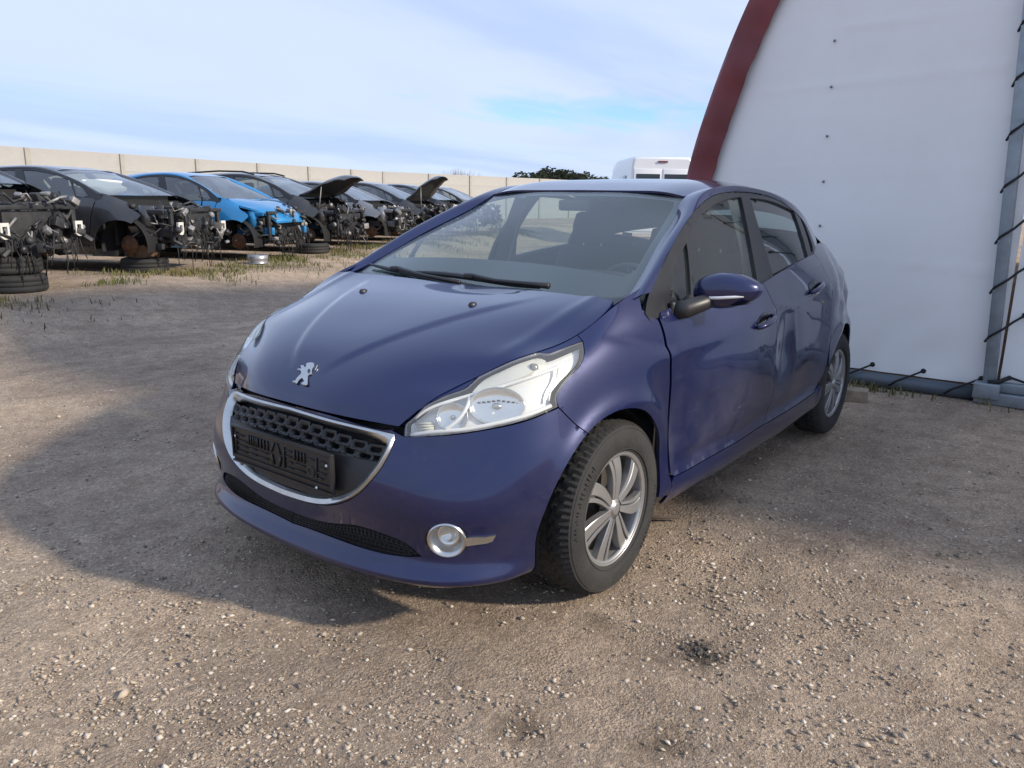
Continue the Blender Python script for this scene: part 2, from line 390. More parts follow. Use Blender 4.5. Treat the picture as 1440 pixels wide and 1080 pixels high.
# ================================================================ SETTING: ground
def ground_mat():
    M = bpy.data.materials.new('gravel_ground'); M.use_nodes = True; t = M.node_tree; n = t.nodes; b = n['Principled BSDF']; b.inputs['Roughness'].default_value = .92; b.inputs['Specular IOR Level'].default_value = .2
    tcn = n.new('ShaderNodeTexCoord'); vec = tcn.outputs['Object']
    def nz(scale, det=8, rg=.62, sc=(1, 1, 1), rot=0):
        mp = n.new('ShaderNodeMapping'); mp.inputs['Scale'].default_value = sc; mp.inputs['Rotation'].default_value = (0, 0, rot); t.links.new(vec, mp.inputs[0])
        q = n.new('ShaderNodeTexNoise'); q.inputs['Scale'].default_value = scale; q.inputs['Detail'].default_value = det; q.inputs['Roughness'].default_value = rg; t.links.new(mp.outputs[0], q.inputs['Vector']); return q.outputs['Fac']
    def rampn(src, stops):
        r = n.new('ShaderNodeValToRGB'); t.links.new(src, r.inputs[0]); e = r.color_ramp.elements; e[0].position = stops[0][0]; e[0].color = (*stops[0][1], 1); e[1].position = stops[-1][0]; e[1].color = (*stops[-1][1], 1)
        for p, c in stops[1:-1]: q = e.new(p); q.color = (*c, 1)
        return r.outputs[0]
    def mixc(f, a, b_, mode='MIX'):
        m_ = n.new('ShaderNodeMix'); m_.data_type = 'RGBA'; m_.blend_type = mode
        if isinstance(f, float): m_.inputs['Factor'].default_value = f
        else: t.links.new(f, m_.inputs['Factor'])
        for s_, v in (('A', a), ('B', b_)):
            if isinstance(v, tuple): m_.inputs[s_].default_value = (*v, 1)
            else: t.links.new(v, m_.inputs[s_])
        return m_.outputs['Result']
    big = rampn(nz(.55, 5, .6), [(.34, (.395, .318, .248)), (.52, (.480, .386, .300)), (.68, (.545, .445, .345))])
    trk = rampn(nz(.9, 4, .55, (.25, 1.6, 1), math.radians(-64)), [(.38, (.80, .79, .79)), (.60, (1.05, 1.03, 1.0))])      # wheel tracks along the cars
    c = mixc(1.0, big, trk, 'MULTIPLY')
    mid = rampn(nz(6.5, 8, .7), [(.33, (.74, .72, .70)), (.55, (1.0, 1.0, 1.0)), (.72, (1.16, 1.14, 1.08))]); c = mixc(1.0, c, mid, 'MULTIPLY')
    # crushed stone: cells of different greys and browns
    for sc_, amt in ((95, .42), (190, .50)):
        v = n.new('ShaderNodeTexVoronoi'); v.inputs['Scale'].default_value = sc_; t.links.new(vec, v.inputs['Vector'])
        s_ = n.new('ShaderNodeSeparateXYZ'); t.links.new(v.outputs['Color'], s_.inputs[0])
        st = rampn(s_.outputs[0], [(.0, (.58, .56, .55)), (.45, (.96, .93, .89)), (.8, (1.20, 1.17, 1.12)), (1.0, (1.75, 1.70, 1.62))]); c = mixc(amt, c, mixc(1.0, c, st, 'MULTIPLY'))
    # oil stains with a shape of their own
    for (sx0, sy0), rad, colr, seed_ in ((at_z(985, 912)[:2], .17, (.055, .045, .037), 1), (at_z(735, 1020)[:2], .13, (.20, .15, .105), 2), (at_z(935, 1035)[:2], .12, (.19, .145, .10), 3), (at_z(840, 868)[:2], .10, (.21, .165, .12), 4), (at_z(985, 700)[:2], .16, (.20, .16, .12), 5)):
        sb = n.new('ShaderNodeVectorMath'); sb.operation = 'SUBTRACT'; t.links.new(vec, sb.inputs[0]); sb.inputs[1].default_value = (float(sx0), float(sy0), 0)
        sm = n.new('ShaderNodeVectorMath'); sm.operation = 'MULTIPLY'; t.links.new(sb.outputs[0], sm.inputs[0]); sm.inputs[1].default_value = (1/rad, 1/rad, 0)
        ln = n.new('ShaderNodeVectorMath'); ln.operation = 'LENGTH'; t.links.new(sm.outputs[0], ln.inputs[0])
        ad = n.new('ShaderNodeMath'); ad.operation = 'MULTIPLY_ADD'; t.links.new(nz(16+seed_, 8, .75), ad.inputs[0]); ad.inputs[1].default_value = 2.2; t.links.new(ln.outputs['Value'], ad.inputs[2])
        mr_ = n.new('ShaderNodeMapRange'); mr_.inputs[1].default_value = 1.25; mr_.inputs[2].default_value = 1.85; mr_.inputs[3].default_value = .9; mr_.inputs[4].default_value = 0; t.links.new(ad.outputs[0], mr_.inputs[0])
        c = mixc(mr_.outputs[0], c, colr)
    t.links.new(c, b.inputs['Base Color'])
    v = n.new('ShaderNodeTexVoronoi'); v.inputs['Scale'].default_value = 105; t.links.new(vec, v.inputs['Vector'])
    v2 = n.new('ShaderNodeTexVoronoi'); v2.inputs['Scale'].default_value = 230; t.links.new(vec, v2.inputs['Vector'])
    pm = n.new('ShaderNodeMapRange'); pm.inputs[1].default_value = .42; pm.inputs[2].default_value = .62; t.links.new(nz(2.6, 5, .65), pm.inputs[0])      # stony patches between trodden dirt
    a0 = n.new('ShaderNodeMath'); a0.operation = 'MULTIPLY'; t.links.new(v.outputs['Distance'], a0.inputs[0]); t.links.new(pm.outputs[0], a0.inputs[1])
    a1 = n.new('ShaderNodeMath'); a1.operation = 'MULTIPLY_ADD'; t.links.new(v2.outputs['Distance'], a1.inputs[0]); a1.inputs[1].default_value = .35; t.links.new(a0.outputs[0], a1.inputs[2])
    a2 = n.new('ShaderNodeMath'); a2.operation = 'MULTIPLY_ADD'; t.links.new(nz(24, 9, .75), a2.inputs[0]); a2.inputs[1].default_value = -2.2; t.links.new(a1.outputs[0], a2.inputs[2])
    bp_ = n.new('ShaderNodeBump'); bp_.inputs['Strength'].default_value = .95; bp_.inputs['Distance'].default_value = .012; bp_.invert = True; t.links.new(a2.outputs[0], bp_.inputs['Height']); t.links.new(bp_.outputs[0], b.inputs['Normal'])
    return M
def gz(x, y):
    """gentle unevenness of the ground"""
    return .018*noise.noise(Vector((x*.55, y*.55, 1.3)))+.010*noise.noise(Vector((x*1.9, y*1.9, 4.1)))
def ground_h(x, y):
    d = math.hypot(x-2.2, y-2.1)
    flat = 1.0
    q = (x+1.5)*.40-(y+7.4)*.917; t = min(1, max(0, (q+2.0)/1.7)); bank = .28*t*t*(3-2*t)       # the row of wrecks stands on a low bank
    return gz(x, y)*max(0.0, 1-d/40)-.008+bank
rr = np.concatenate([[0.0], np.geomspace(.35, 40, 190), np.geomspace(44, 2500, 24)]); na = 420
verts = []; faces = []
for i, r in enumerate(rr):
    for k in range(na):
        a = 2*math.pi*k/na; x = 2.2+r*math.cos(a); y = 2.1+r*math.sin(a)
        z = ground_h(x, y)
        if .3 < r < 9: z += .006*noise.noise(Vector((x*7, y*7, .2)))+.0045*noise.noise(Vector((x*19, y*19, 7.7)))
        verts.append((x, y, z))
for i in range(len(rr)-1):
    for k in range(na): faces.append((i*na+k, i*na+(k+1) % na, (i+1)*na+(k+1) % na, (i+1)*na+k))
M_ground = ground_mat()
g_o = new_obj('ground', verts, [f[::-1] for f in faces], M_ground); g_o['kind'] = 'structure'
# make sure the sheet faces up
if g_o.data.polygons[5000].normal.z < 0: g_o.data.flip_normals()
# ================================================================ THE BLUE HATCHBACK
# car axes = world axes: X forward, Y to the car's left, origin on the ground under the front axle
F_ = [  # front stations, per rail: (x, y, z)
 [(.700,0,.165),(.692,.22,.166),(.655,.43,.174),(.600,.575,.180),(.510,.67,.190),(.395,.742,.200),(.20,.78,.200),(-.02,.80,.195),(-.28,.80,.195)],
 [(.745,0,.208),(.737,.22,.209),(.702,.43,.214),(.636,.598,.222),(.540,.70,.232),(.410,.77,.242),(.20,.81,.245),(-.02,.83,.245),(-.28,.835,.245)],
 [(.728,0,.290),(.720,.22,.291),(.688,.43,.295),(.620,.60,.302),(.528,.70,.307),(.405,.775,.317),(.20,.815,.33),(-.02,.84,.335),(-.28,.85,.335)],
 [(.752,0,.405),(.743,.22,.405),(.705,.43,.407),(.632,.605,.410),(.537,.712,.415),(.410,.787,.425),(.20,.83,.445),(-.02,.855,.46),(-.28,.86,.47)],
 [(.752,0,.530),(.743,.22,.530),(.700,.43,.530),(.615,.600,.533),(.522,.705,.540),(.400,.787,.560),(.20,.835,.58),(-.02,.857,.60),(-.28,.862,.63)],
 [(.730,0,.620),(.718,.22,.620),(.664,.43,.620),(.588,.580,.625),(.495,.688,.645),(.377,.768,.670),(.19,.815,.70),(-.02,.84,.74),(-.28,.85,.80)],
 [(.714,0,.648),(.702,.22,.648),(.644,.43,.645),(.578,.560,.695),(.470,.650,.750),(.360,.725,.795),(.18,.772,.838),(-.02,.798,.888),(-.28,.812,.945)],
 [(.704,0,.690),(.692,.22,.687),(.634,.43,.676),(.562,.500,.755),(.452,.555,.806),(.345,.632,.862),(.165,.698,.902),(-.02,.733,.978),(-.28,.745,1.060)],
]
Ry = [(.802,.803,.80,.785,.745),(.838,.838,.835,.818,.775),(.850,.850,.848,.833,.785),(.864,.865,.862,.846,.787),(.869,.870,.867,.848,.770),(.867,.868,.862,.838,.742),(.848,.848,.838,.800,.690),(.775,.775,.748,.668,.575)]
Rz = [(.195,.195,.20,.22,.25),(.245,.245,.25,.28,.31),(.335,.335,.34,.36,.38),(.47,.47,.475,.49,.50),(.62,.62,.625,.64,.65),(.75,.76,.77,.78,.80),(.88,.895,.92,.935,.94),(1.04,1.06,1.105,1.125,1.08)]
Rc = [((-3.00,.62),(-3.07,.38),(-3.10,0)),((-3.04,.66),(-3.11,.40),(-3.14,0)),((-3.05,.67),(-3.12,.41),(-3.15,0)),((-3.05,.67),(-3.12,.41),(-3.15,0)),((-3.03,.64),(-3.10,.40),(-3.13,0)),((-3.00,.60),(-3.07,.38),(-3.10,0)),((-2.96,.54),(-3.02,.34),(-3.05,0)),((-2.92,.44),(-2.97,.28),(-3.00,0))]
sx = (-.85, -1.4, -2.0, -2.54, -2.85)
rails = [F_[r]+[(sx[i], Ry[r][i], Rz[r][i]) for i in range(5)]+[(a, b, Rz[r][4]) for a, b in Rc[r]] for r in range(8)]
def gauss(d, s): return np.exp(-(d/s)**2)
def sstep(x, a, b):
    t = np.clip((x-a)/(b-a), 0, 1); return t*t*(3-2*t)
DENT = [True]
def body_shape(p, n):
    """flares, creases and, on the car's left side, the dents"""
    x, y, z = p[:, 0], p[:, 1], p[:, 2]; d = np.zeros(len(p))
    for cx, cz in ((.0, .31), (-2.538, .31)):
        r = np.hypot(x-cx, z-cz); d += .010*gauss(r-.385, .035)*(y > .5)*sstep(z, .2, .34)
    d += np.where(x > .3, .014*gauss(z-.222, .016)-.010*gauss(z-.275, .03), 0)*sstep(x, .36, .5)
    side = (y > .6) & (x < .1)
    # crease low on the doors and the shoulder ridge
    d += np.where(side, -.012*gauss(z-(.36+.02*(-x)/2), .035)*sstep(-x, .35, .6)*sstep(-x, 2.3, 2.0), 0)
    d += np.where(y > .6, .006*gauss(z-(.80+.055*(-x)), .03)*sstep(-x, -.05, .40), 0)
    if DENT[0]:
        # crushed rear of the fender behind the wheel arch
        m_ = (y > .4)
        e = np.zeros(len(p))
        def fold(dist, w, r): return np.where(dist < 0, np.exp(dist/w), np.exp(-dist/r))   # sharp crest, uneven flanks
        e -= .020*np.exp(-((x+.26)/.12)**2-((z-.66)/.13)**2)
        e -= .030*np.exp(-((x+.34)/.09)**2-((z-.42)/.20)**2)
        e -= .010*fold((z-.855)-.22*(x+.25), .014, .05)*sstep(x, -.40, -.30)*sstep(x, .06, -.10)
        # front door pushed in low down, with a soft ridge across
        e -= .017*np.exp(-((x+.60)/.28)**2-((z-.47)/.16)**2)
        e -= .013*np.exp(-((x+.43)/.08)**2-((z-.58)/.22)**2)
        e += .004*fold((z-.615)-.05*(x+.7), .012, .04)*gauss(x+.68, .24)
        e -= .004*fold((x+.98)+.45*(z-.5), .012, .05)*gauss(z-.47, .13)
        e -= .013*np.exp(-((x+1.25)/.14)**2-((z-.60)/.24)**2)
        # rear door: hollow behind the B post under a crisp fold
        e -= .027*np.exp(-((x+1.50)/.13)**2-((z-.66)/.19)**2)
        e += .010*fold((z-.865)-.16*(x+1.5), .010, .035)*gauss(x+1.50, .14)
        e += .008*fold((x+1.62)-.25*(z-.7), .014, .04)*gauss(z-.70, .12)
        e -= .014*np.exp(-((x+1.85)/.20)**2-((z-.47)/.12)**2)
        # rear quarter crumpled
        q = sstep(-x, 2.22, 2.45)
        e -= q*(.028*np.exp(-((x+2.62)/.15)**2-((z-.82)/.15)**2))
        tri_ = lambda t: np.abs((t/ (2*np.pi)) % 1.0-.5)*4-1
        e -= q*(.007*tri_(24*x+15*z)*gauss(z-.88, .16)+.005*tri_(34*z-16*x)*gauss(z-.80, .2))
        rp = np.array([noise.noise(Vector((a*6, c*9, 3.1))) for a, c in zip(x, z)])
        e += .0012*rp*gauss(z-.5, .25)*sstep(-x, .15, .4)*sstep(-x, 2.6, 2.0)
        d += np.where(m_, e, 0)
    return p+n*d[:, None]
belt = Surf(rails, mir0=True, mir1=True, out=1, deform=body_shape)
if belt.nrm_raw(np.array([.5]), np.array([.5]))[0, 1] < 0: belt.out = -1
hood_rows = [[(.706,0,.692),(.694,.22,.689),(.634,.43,.677)],[(.684,0,.735),(.671,.24,.737),(.562,.500,.757)],[(.628,0,.795),(.606,.28,.800),(.452,.555,.808)],[(.535,0,.858),(.497,.33,.862),(.345,.632,.864)],[(.36,0,.922),(.33,.36,.924),(.165,.698,.904)],[(.14,0,.978),(.11,.37,.980),(-.02,.733,.977)],[(-.135,0,1.017),(-.13,.38,1.022),(-.105,.722,1.020)]]
def hood_shape(p, n):
    x, y, z = p[:, 0], np.abs(p[:, 1]), p[:, 2]; d = np.zeros(len(p))
    yc = .085+.40*np.clip((.62-x)/.75, 0, 1)**0.8           # V creases running back from the emblem
    d += .007*sstep(y, yc+.014, yc-.014)*sstep(x, .66, .55)*sstep(x, -.12, .15)
    yo = .60+.10*(.30-x)
    d += .006*gauss(y-yo, .024)*sstep(x, .42, .25)
    return p+n*d[:, None]
hood_s = Surf(np.array(hood_rows).transpose(0, 1, 2), mir0=True, out=1, deform=hood_shape)
if hood_s.nrm_raw(np.array([.5]), np.array([.5]))[0, 2] < 0: hood_s.out = -1
# windscreen: centre line and side edge
Wc = [(-.10,0,.955),(-.30,0,1.066),(-.55,0,1.200),(-.78,0,1.310),(-.968,0,1.393)]
We = [(-.13,.735,.975),(-.29,.700,1.052),(-.575,.634,1.186),(-.845,.567,1.300),(-.975,.535,1.368)]
Wm = [((a[0]*.6+b[0]*.4)+.018*(1-i/6), b[1]*.55, (a[2]*.62+b[2]*.38)+.004) for i, (a, b) in enumerate(zip(Wc, We))]
ws = Surf(np.array([[c, m2, e] for c, m2, e in zip(Wc, Wm, We)]), mir0=True, out=1)
if ws.nrm_raw(np.array([.5]), np.array([.5]))[0, 2] < 0: ws.out = -1
Rcx = [(-.968,1.396),(-1.2,1.438),(-1.6,1.463),(-2.05,1.447),(-2.5,1.397),(-2.92,1.32)]
Red = [(-.975,.535,1.371),(-1.2,.565,1.415),(-1.6,.580,1.414),(-2.0,.576,1.374),(-2.4,.556,1.293),(-2.76,.525,1.175)]
roof_rows = [[(cx, 0, cz), ((cx*.55+e[0]*.45), e[1]*.55, cz*.78+e[2]*.22+.004), ((cx*.15+e[0]*.85), e[1]*.86, cz*.38+e[2]*.62+.006), e] for (cx, cz), e in zip(Rcx, Red)]
roof_s = Surf(np.array(roof_rows), mir0=True, out=1)
if roof_s.nrm_raw(np.array([.5]), np.array([.5]))[0, 2] < 0: roof_s.out = -1
# side glass surface
gx = (-.15, -.6, -1.1, -1.6, -2.1, -2.6, -2.9)
g0 = [(x, y, .93) for x, y in zip(gx, (.805,.808,.808,.808,.800,.765,.72))]
g1 = [(x, y, 1.16) for x, y in zip(gx, (.705,.722,.730,.730,.715,.630,.55))]
g2 = [(x, y, 1.40) for x, y in zip(gx, (.545,.582,.600,.600,.572,.480,.40))]
glass_s = Surf([g0, g1, g2], out=1)
if glass_s.nrm_raw(np.array([.5]), np.array([.5]))[0, 1] < 0: glass_s.out = -1

def gpx(px, py, lift=0.0):
    u, v = glass_s.px(px, py); u, v = np.array([u]), np.array([v]); return tuple(glass_s.raw(u, v)[0]+glass_s.nrm_raw(u, v)[0]*lift)
# rail band: from the windscreen edge / roof edge outwards and down to the side-glass frame
B_in = [(-.10,.738,.985)]+We[1:]+Red[1:]
B_out = [gpx(*q, .006) for q in ((909,425),(927.5,379),(945.8,342),(968.7,305.6),(989,283.8),(1010,273),(1048,271),(1090,281),(1131.5,317),(1147,357))]
B_mid = [((a[0]+b[0])/2+.010, (a[1]+b[1])/2+.016, (a[2]+b[2])/2+.012) for a, b in zip(B_in, B_out)]
band = Surf(np.array([[a, m2, b] for a, m2, b in zip(B_in, B_mid, B_out)]).transpose(1, 0, 2), out=1)
if band.nrm_raw(np.array([.5]), np.array([.5]))[0, 1] < 0: band.out = -1
# ---------------------------------------------------------------- paints and trims
def paint_mat(name, base, flake=0.36, coat=1.0, rough=0.32, dust=0.10, scuff=0.0, dustcol=(0.30, 0.27, 0.23)):
    if name in MATS: return MATS[name]
    M = bpy.data.materials.new(name); M.use_nodes = True; t = M.node_tree; n = t.nodes; b = n['Principled BSDF']
    tcn = n.new('ShaderNodeTexCoord')
    def nz(scale, det=6, rough_=0.6, sc=(1, 1, 1)):
        mp = n.new('ShaderNodeMapping'); mp.inputs['Scale'].default_value = sc; t.links.new(tcn.outputs['Object'], mp.inputs[0])
        q = n.new('ShaderNodeTexNoise'); q.inputs['Scale'].default_value = scale; q.inputs['Detail'].default_value = det; q.inputs['Roughness'].default_value = rough_; t.links.new(mp.outputs[0], q.inputs['Vector']); return q.outputs['Fac']
    def mr(src, a, b_, c, d):
        q = n.new('ShaderNodeMapRange'); q.inputs[1].default_value = a; q.inputs[2].default_value = b_; q.inputs[3].default_value = c; q.inputs[4].default_value = d; t.links.new(src, q.inputs[0]); return q.outputs[0]
    d1 = mr(nz(3.2, 9, 0.65), .38, .75, dust*.35, dust*1.7)
    fac = d1
    if scuff > 0:
        # rubbed streaks running along the panel
        s1 = mr(nz(5.0, 8, .7, (.35, 1, 1.0)), .50, .68, 0, 1); s2 = mr(nz(38, 4, .7, (.10, 1, 1.3)), .56, .70, 0, 1)
        mm = n.new('ShaderNodeMath'); mm.operation = 'MULTIPLY'; t.links.new(s1, mm.inputs[0]); t.links.new(s2, mm.inputs[1])
        s3 = mr(nz(2.2, 6, .6), .42, .66, 0, .55)
        ad = n.new('ShaderNodeMath'); ad.operation = 'ADD'; t.links.new(mm.outputs[0], ad.inputs[0]); t.links.new(s3, ad.inputs[1])
        sp = n.new('ShaderNodeSeparateXYZ'); t.links.new(tcn.outputs['Object'], sp.inputs[0])
        hz = mr(sp.outputs['Z'], .80, .45, 0, 1)                    # the rub marks sit on the lower half of the panel
        m3 = n.new('ShaderNodeMath'); m3.operation = 'MULTIPLY'; t.links.new(ad.outputs[0], m3.inputs[0]); t.links.new(hz, m3.inputs[1])
        m4 = n.new('ShaderNodeMath'); m4.operation = 'MULTIPLY_ADD'; t.links.new(m3.outputs[0], m4.inputs[0]); m4.inputs[1].default_value = scuff; t.links.new(d1, m4.inputs[2]); m4.use_clamp = True
        fac = m4.outputs[0]
    mx = n.new('ShaderNodeMix'); mx.data_type = 'RGBA'; mx.inputs['A'].default_value = (*base, 1); mx.inputs['B'].default_value = (*dustcol, 1); t.links.new(fac, mx.inputs['Factor']); t.links.new(mx.outputs['Result'], b.inputs['Base Color'])
    ml = mr(fac, 0, .5, flake, 0.0); t.links.new(ml, b.inputs['Metallic'])
    rg = mr(fac, 0, .6, rough, .75); t.links.new(rg, b.inputs['Roughness'])
    cw = mr(fac, 0, .45, coat, .05); t.links.new(cw, b.inputs['Coat Weight'])
    cr = mr(fac, 0, .3, .012, .20); t.links.new(cr, b.inputs['Coat Roughness'])
    MATS[name] = M; return M
BLUE = (0.0018, 0.0072, 0.064)
P_blue = paint_mat('blue_paint', BLUE, dust=.005)
P_scuff = paint_mat('blue_paint_scuffed', BLUE, dust=.008, scuff=.55, dustcol=(.22, .21, .21))
P_bump = paint_mat('blue_paint_bumper', BLUE, dust=.006, scuff=.13, dustcol=(.24, .23, .22))
M_black = mat('black_plastic', (.018, .018, .019), rough=.42, dirt=.12, dirt_col=(.10, .09, .085))
M_gloss = mat('black_gloss', (.006, .006, .007), rough=.12, coat=.6)
M_gloss2 = mat('frame_black', (.014, .0145, .016), rough=.30, dirt=.10, dirt_col=(.08, .075, .07))
M_dark = mat('dark_inner', (.010, .010, .011), rough=.8)
M_rub = mat('tyre_rubber', (.016, .016, .016), rough=.75, bump=.15, bscale=90, dirt=.38, dirt_col=(.085, .078, .068), dscale=6)
M_alu = mat('wheel_silver', (.42, .42, .42), rough=.34, metal=.75, dirt=.55, dirt_col=(.14, .12, .10), dscale=14)
M_steel = mat('dark_steel', (.05, .048, .045), rough=.6, metal=.5, dirt=.4, dirt_col=(.10, .06, .035))
M_chrome = mat('satin_chrome', (.60, .60, .58), rough=.28, metal=1.0, dirt=.25, dirt_col=(.30, .28, .24), dscale=20)
M_refl = mat('lamp_reflector', (.82, .82, .80), rough=.14, metal=.9)
M_bezel = mat('lamp_bezel', (.80, .80, .79), rough=.28, metal=.12)
M_amber = mat('lamp_cream', (.80, .77, .66), rough=.25, metal=.3)
G_ws = glass_mat('windscreen_glass', (.74, .82, .78), dens=.35, film=.05, filmcol=(.42, .52, .49))  # greenish film colour also paints in a veil of reflected sky
G_side = glass_mat('side_glass', (.62, .70, .67), dens=.25, film=.03, filmcol=(.40, .45, .42))
G_lens = glass_mat('lamp_lens', (.93, .93, .90), dens=.0, film=.10, filmcol=(.80, .80, .77))
M_cloth = mat('dark_cloth', (.035, .037, .040), rough=.9, bump=.1, bscale=200)
M_dash = mat('dash_plastic', (.045, .048, .050), rough=.6)
M_grey = mat('light_trim', (.45, .45, .43), rough=.8)

car = empty('hatchback_car', (0, 0, 0))
tag(car, 'dark blue five-door hatchback with dented doors standing on the gravel before the white tent hall', 'car')
def side_poly(S, pts): return [S.side(x, z) for x, z in pts]
def arc_pts(cx, cz, r, a0, a1, n):
    return [(cx+r*math.cos(math.radians(a0+(a1-a0)*i/(n-1))), cz+r*math.sin(math.radians(a0+(a1-a0)*i/(n-1)))) for i in range(n)]
AX, AZ, AR = .035, .315, .365         # front wheel arch
BX, BZ, BR = -2.538, .315, .355       # rear wheel arch
HL = smooth_poly([(568.7,614),(599,614),(641.7,611),(686,604),(725,596),(754.5,586.7),(785.6,573),(782.6,559.4),(787.5,547.8),(801,530),(816.7,512.8),(821.5,499),(819.6,479.7),(783.6,493),(770,497),(760,496),(745,498),(725,505),(696,518.6),(673,530),(663,539),(656,545),(638,552),(608.6,565),(585,579),(571.7,594.5)], corners=[0, 6, 12], n=3)
HLuv = [belt.px(a, b) for a, b in HL]
k6, k12 = 6*3, 12*3
hl_bottom = HLuv[0:k6+1]; hl_outer = HLuv[k6:k12+1]; hl_top = HLuv[k12:]+[HLuv[0]]
# ---- bumper
split = belt.side(*arc_pts(AX, AZ, AR, 62, 62, 2)[0])
u_tip = HLuv[0][0]
arch_front = [belt.side(x, z) for x, z in arc_pts(AX, AZ, AR, -17, 62, 18)]
ub = arch_front[0][0]
bump_poly = [(0, 0)]+[(ub*i/20, 0) for i in range(1, 20)]+[(arch_front[0][0], 0.0)]+arch_front+[HLuv[k6]]+hl_bottom[::-1][1:]+[(u_tip*(1-i/8), .975) for i in range(1, 8)]+[(0, .975)]
grille_yz = smooth_poly([(0,.382),(.10,.386),(.205,.400),(.285,.428),(.352,.472),(.390,.515),(.416,.556),(.428,.592),(.432,.625),(.422,.656),(.29,.668),(.15,.676),(0,.680)], corners=[9], n=4, closed=False)
grille_uv = [belt.front(max(y, 1e-5), z) for y, z in grille_yz]; grille_uv[0] = (0, grille_uv[0][1]); grille_uv[-1] = (0, grille_uv[-1][1])
intake_uv = [belt.px(a, b) for a, b in smooth_poly([(402,717),(440,731),(475,737),(489,737.5),(519,744),(552,756),(574,767),(590,783),(572,783),(540,779),(496,767),(450,750),(402,733)], corners=[7], n=3, closed=False)]
intake_uv[0] = (0, intake_uv[0][1]); intake_uv[-1] = (0, intake_uv[-1][1])
fog_c = belt.px(628, 760)
def ring_uv(S, c, ru, rv, n=28): return [(c[0]+ru/S.Lu*math.cos(2*math.pi*i/n), c[1]+rv/S.Lv*math.sin(2*math.pi*i/n)) for i in range(n)]
fog_uv = ring_uv(belt, fog_c, .058, .058)
# the half panel keeps its left half and is mirrored; the grille and the intake are bays in its centre edge
lower = [(0, 0)]
bump_half = [(0, 0)]+bump_poly[1:-1]+[(0, .975)]+[grille_uv[-1]]+grille_uv[::-1][1:-1]+[grille_uv[0]]+[intake_uv[0]]+intake_uv[1:-1]+[intake_uv[-1]]
def half_panel(name, S, poly, holes, material, parent, h=.013, gap=.0018, flange=.014, dent=True, off=0.0):
    uv, tri, loops = cut(S, poly, holes, h, gap)
    snap = uv[:, 0] < (gap*2.2)/S.Lu
    uv[snap, 0] = 0
    p = S.ev(uv[:, 0], uv[:, 1], dent); n_ = S.nrm(np.maximum(uv[:, 0], 2e-3), uv[:, 1], dent)
    p = p+n_*off; p[snap, 1] = 0
    fn = np.cross(p[tri[:, 1]]-p[tri[:, 0]], p[tri[:, 2]]-p[tri[:, 0]]); fl = (fn*n_[tri[:, 0]]).sum(1) < 0; tri = tri.copy(); tri[fl] = tri[fl][:, ::-1]
    nL = len(p)
    if dent: DENT[0] = False; pr = S.ev(uv[:, 0], uv[:, 1], True)+n_*off; DENT[0] = True
    else: pr = p
    V = list(p)+list(pr*[1, -1, 1]); F = [tuple(t) for t in tri]
    rm = {i: (i if snap[i] else i+nL) for i in range(nL)}
    F += [tuple(rm[i] for i in t[::-1]) for t in tri]
    for l in loops:
        l = l.copy(); sn = l[:, 0] < (gap*2.2)/S.Lu; l[sn, 0] = 0
        for sgn in (1, -1):
            DENT[0] = sgn > 0
            a = S.ev(l[:, 0], l[:, 1], dent); nn = S.nrm(np.maximum(l[:, 0], 2e-3), l[:, 1], dent); DENT[0] = True
            a = a+nn*off; c = a-nn*flange; a = a*[1, sgn, 1]; c = c*[1, sgn, 1]; b = len(V); k = len(a); V += list(a)+list(c)
            for i in range(k):
                j = (i+1) % k
                if sn[i] and sn[j]: continue
                q = (b+i, b+j, b+k+j, b+k+i); F.append(q if sgn > 0 else q[::-1])
    return new_obj(name, V, F, material, parent)
def two_sided(name, pieces, mats_, parent, labels=(None, None), **k):
    """left panel (with its dents) and right panel (mirrored, straight) as two objects"""
    res = []
    cr = [(S, cut(S, poly, holes, k.get('h', .014), k.get('gap', .0018))) for S, poly, holes in pieces]
    for i, mir in enumerate((False, True)):
        DENT[0] = not mir
        V, F = merge([panel_mesh(S, c, mir, k.get('off', 0.0), k.get('flange', .012)) for S, c in cr]); DENT[0] = True
        o = new_obj(name, V, F, mats_[i] if isinstance(mats_, (list, tuple)) else mats_, parent); res.append(o)
        if labels[i]: o['label'] = labels[i]
    return res
bumper = half_panel('front_bumper', belt, bump_half, [fog_uv], P_bump, car)
# ---- bonnet
hood_poly = [(0, 0)]+[(i/14, 0) for i in range(1, 15)]+[(1, i/40) for i in range(1, 40)]+[(1, 1)]+[(1-i/14, 1) for i in range(1, 15)]
hood = half_panel('bonnet', hood_s, hood_poly, [], P_blue, car, h=.016, gap=.002, flange=.016, dent=True)
# ---- fenders, doors, sills, quarters
sail = [(909,452),(905,440),(908,420),(916,400)]
fgap = [(-.268,.945),(-.292,.85),(-.33,.70),(-.355,.55),(-.372,.42),(-.385,.335)]
fend_poly = [belt.side(x, z) for x, z in arc_pts(AX, AZ, AR, 62, 190, 30)]+[belt.side(-.40, .245)]+[belt.side(-.405, .30)]+[belt.side(*q) for q in fgap[::-1]]+[belt.side(-.235,.955), belt.side(-.20,.985), belt.side(-.215,1.02), belt.side(-.27,1.052)]
v1 = belt.top(-.255, .744)
u_hl = hl_top[0][0]
fend_poly += [(belt.side(-.27, 1.05)[0]+(u_hl-belt.side(-.27, 1.05)[0])*i/12, .998) for i in range(0, 13)]+hl_outer[::-1]
brow = [q for q in hl_top]+[(hl_top[-1][0]+(hl_top[0][0]-hl_top[-1][0])*i/16, 1.0) for i in range(0, 17)]
fenders = two_sided('fender', [(belt, fend_poly, []), (belt, brow, [])], P_blue, car, ('left fender creased behind the wheel arch', None))
bgap = [(-1.275,1.0),(-1.33,.86),(-1.372,.70),(-1.385,.52),(-1.365,.38),(-1.34,.328)]
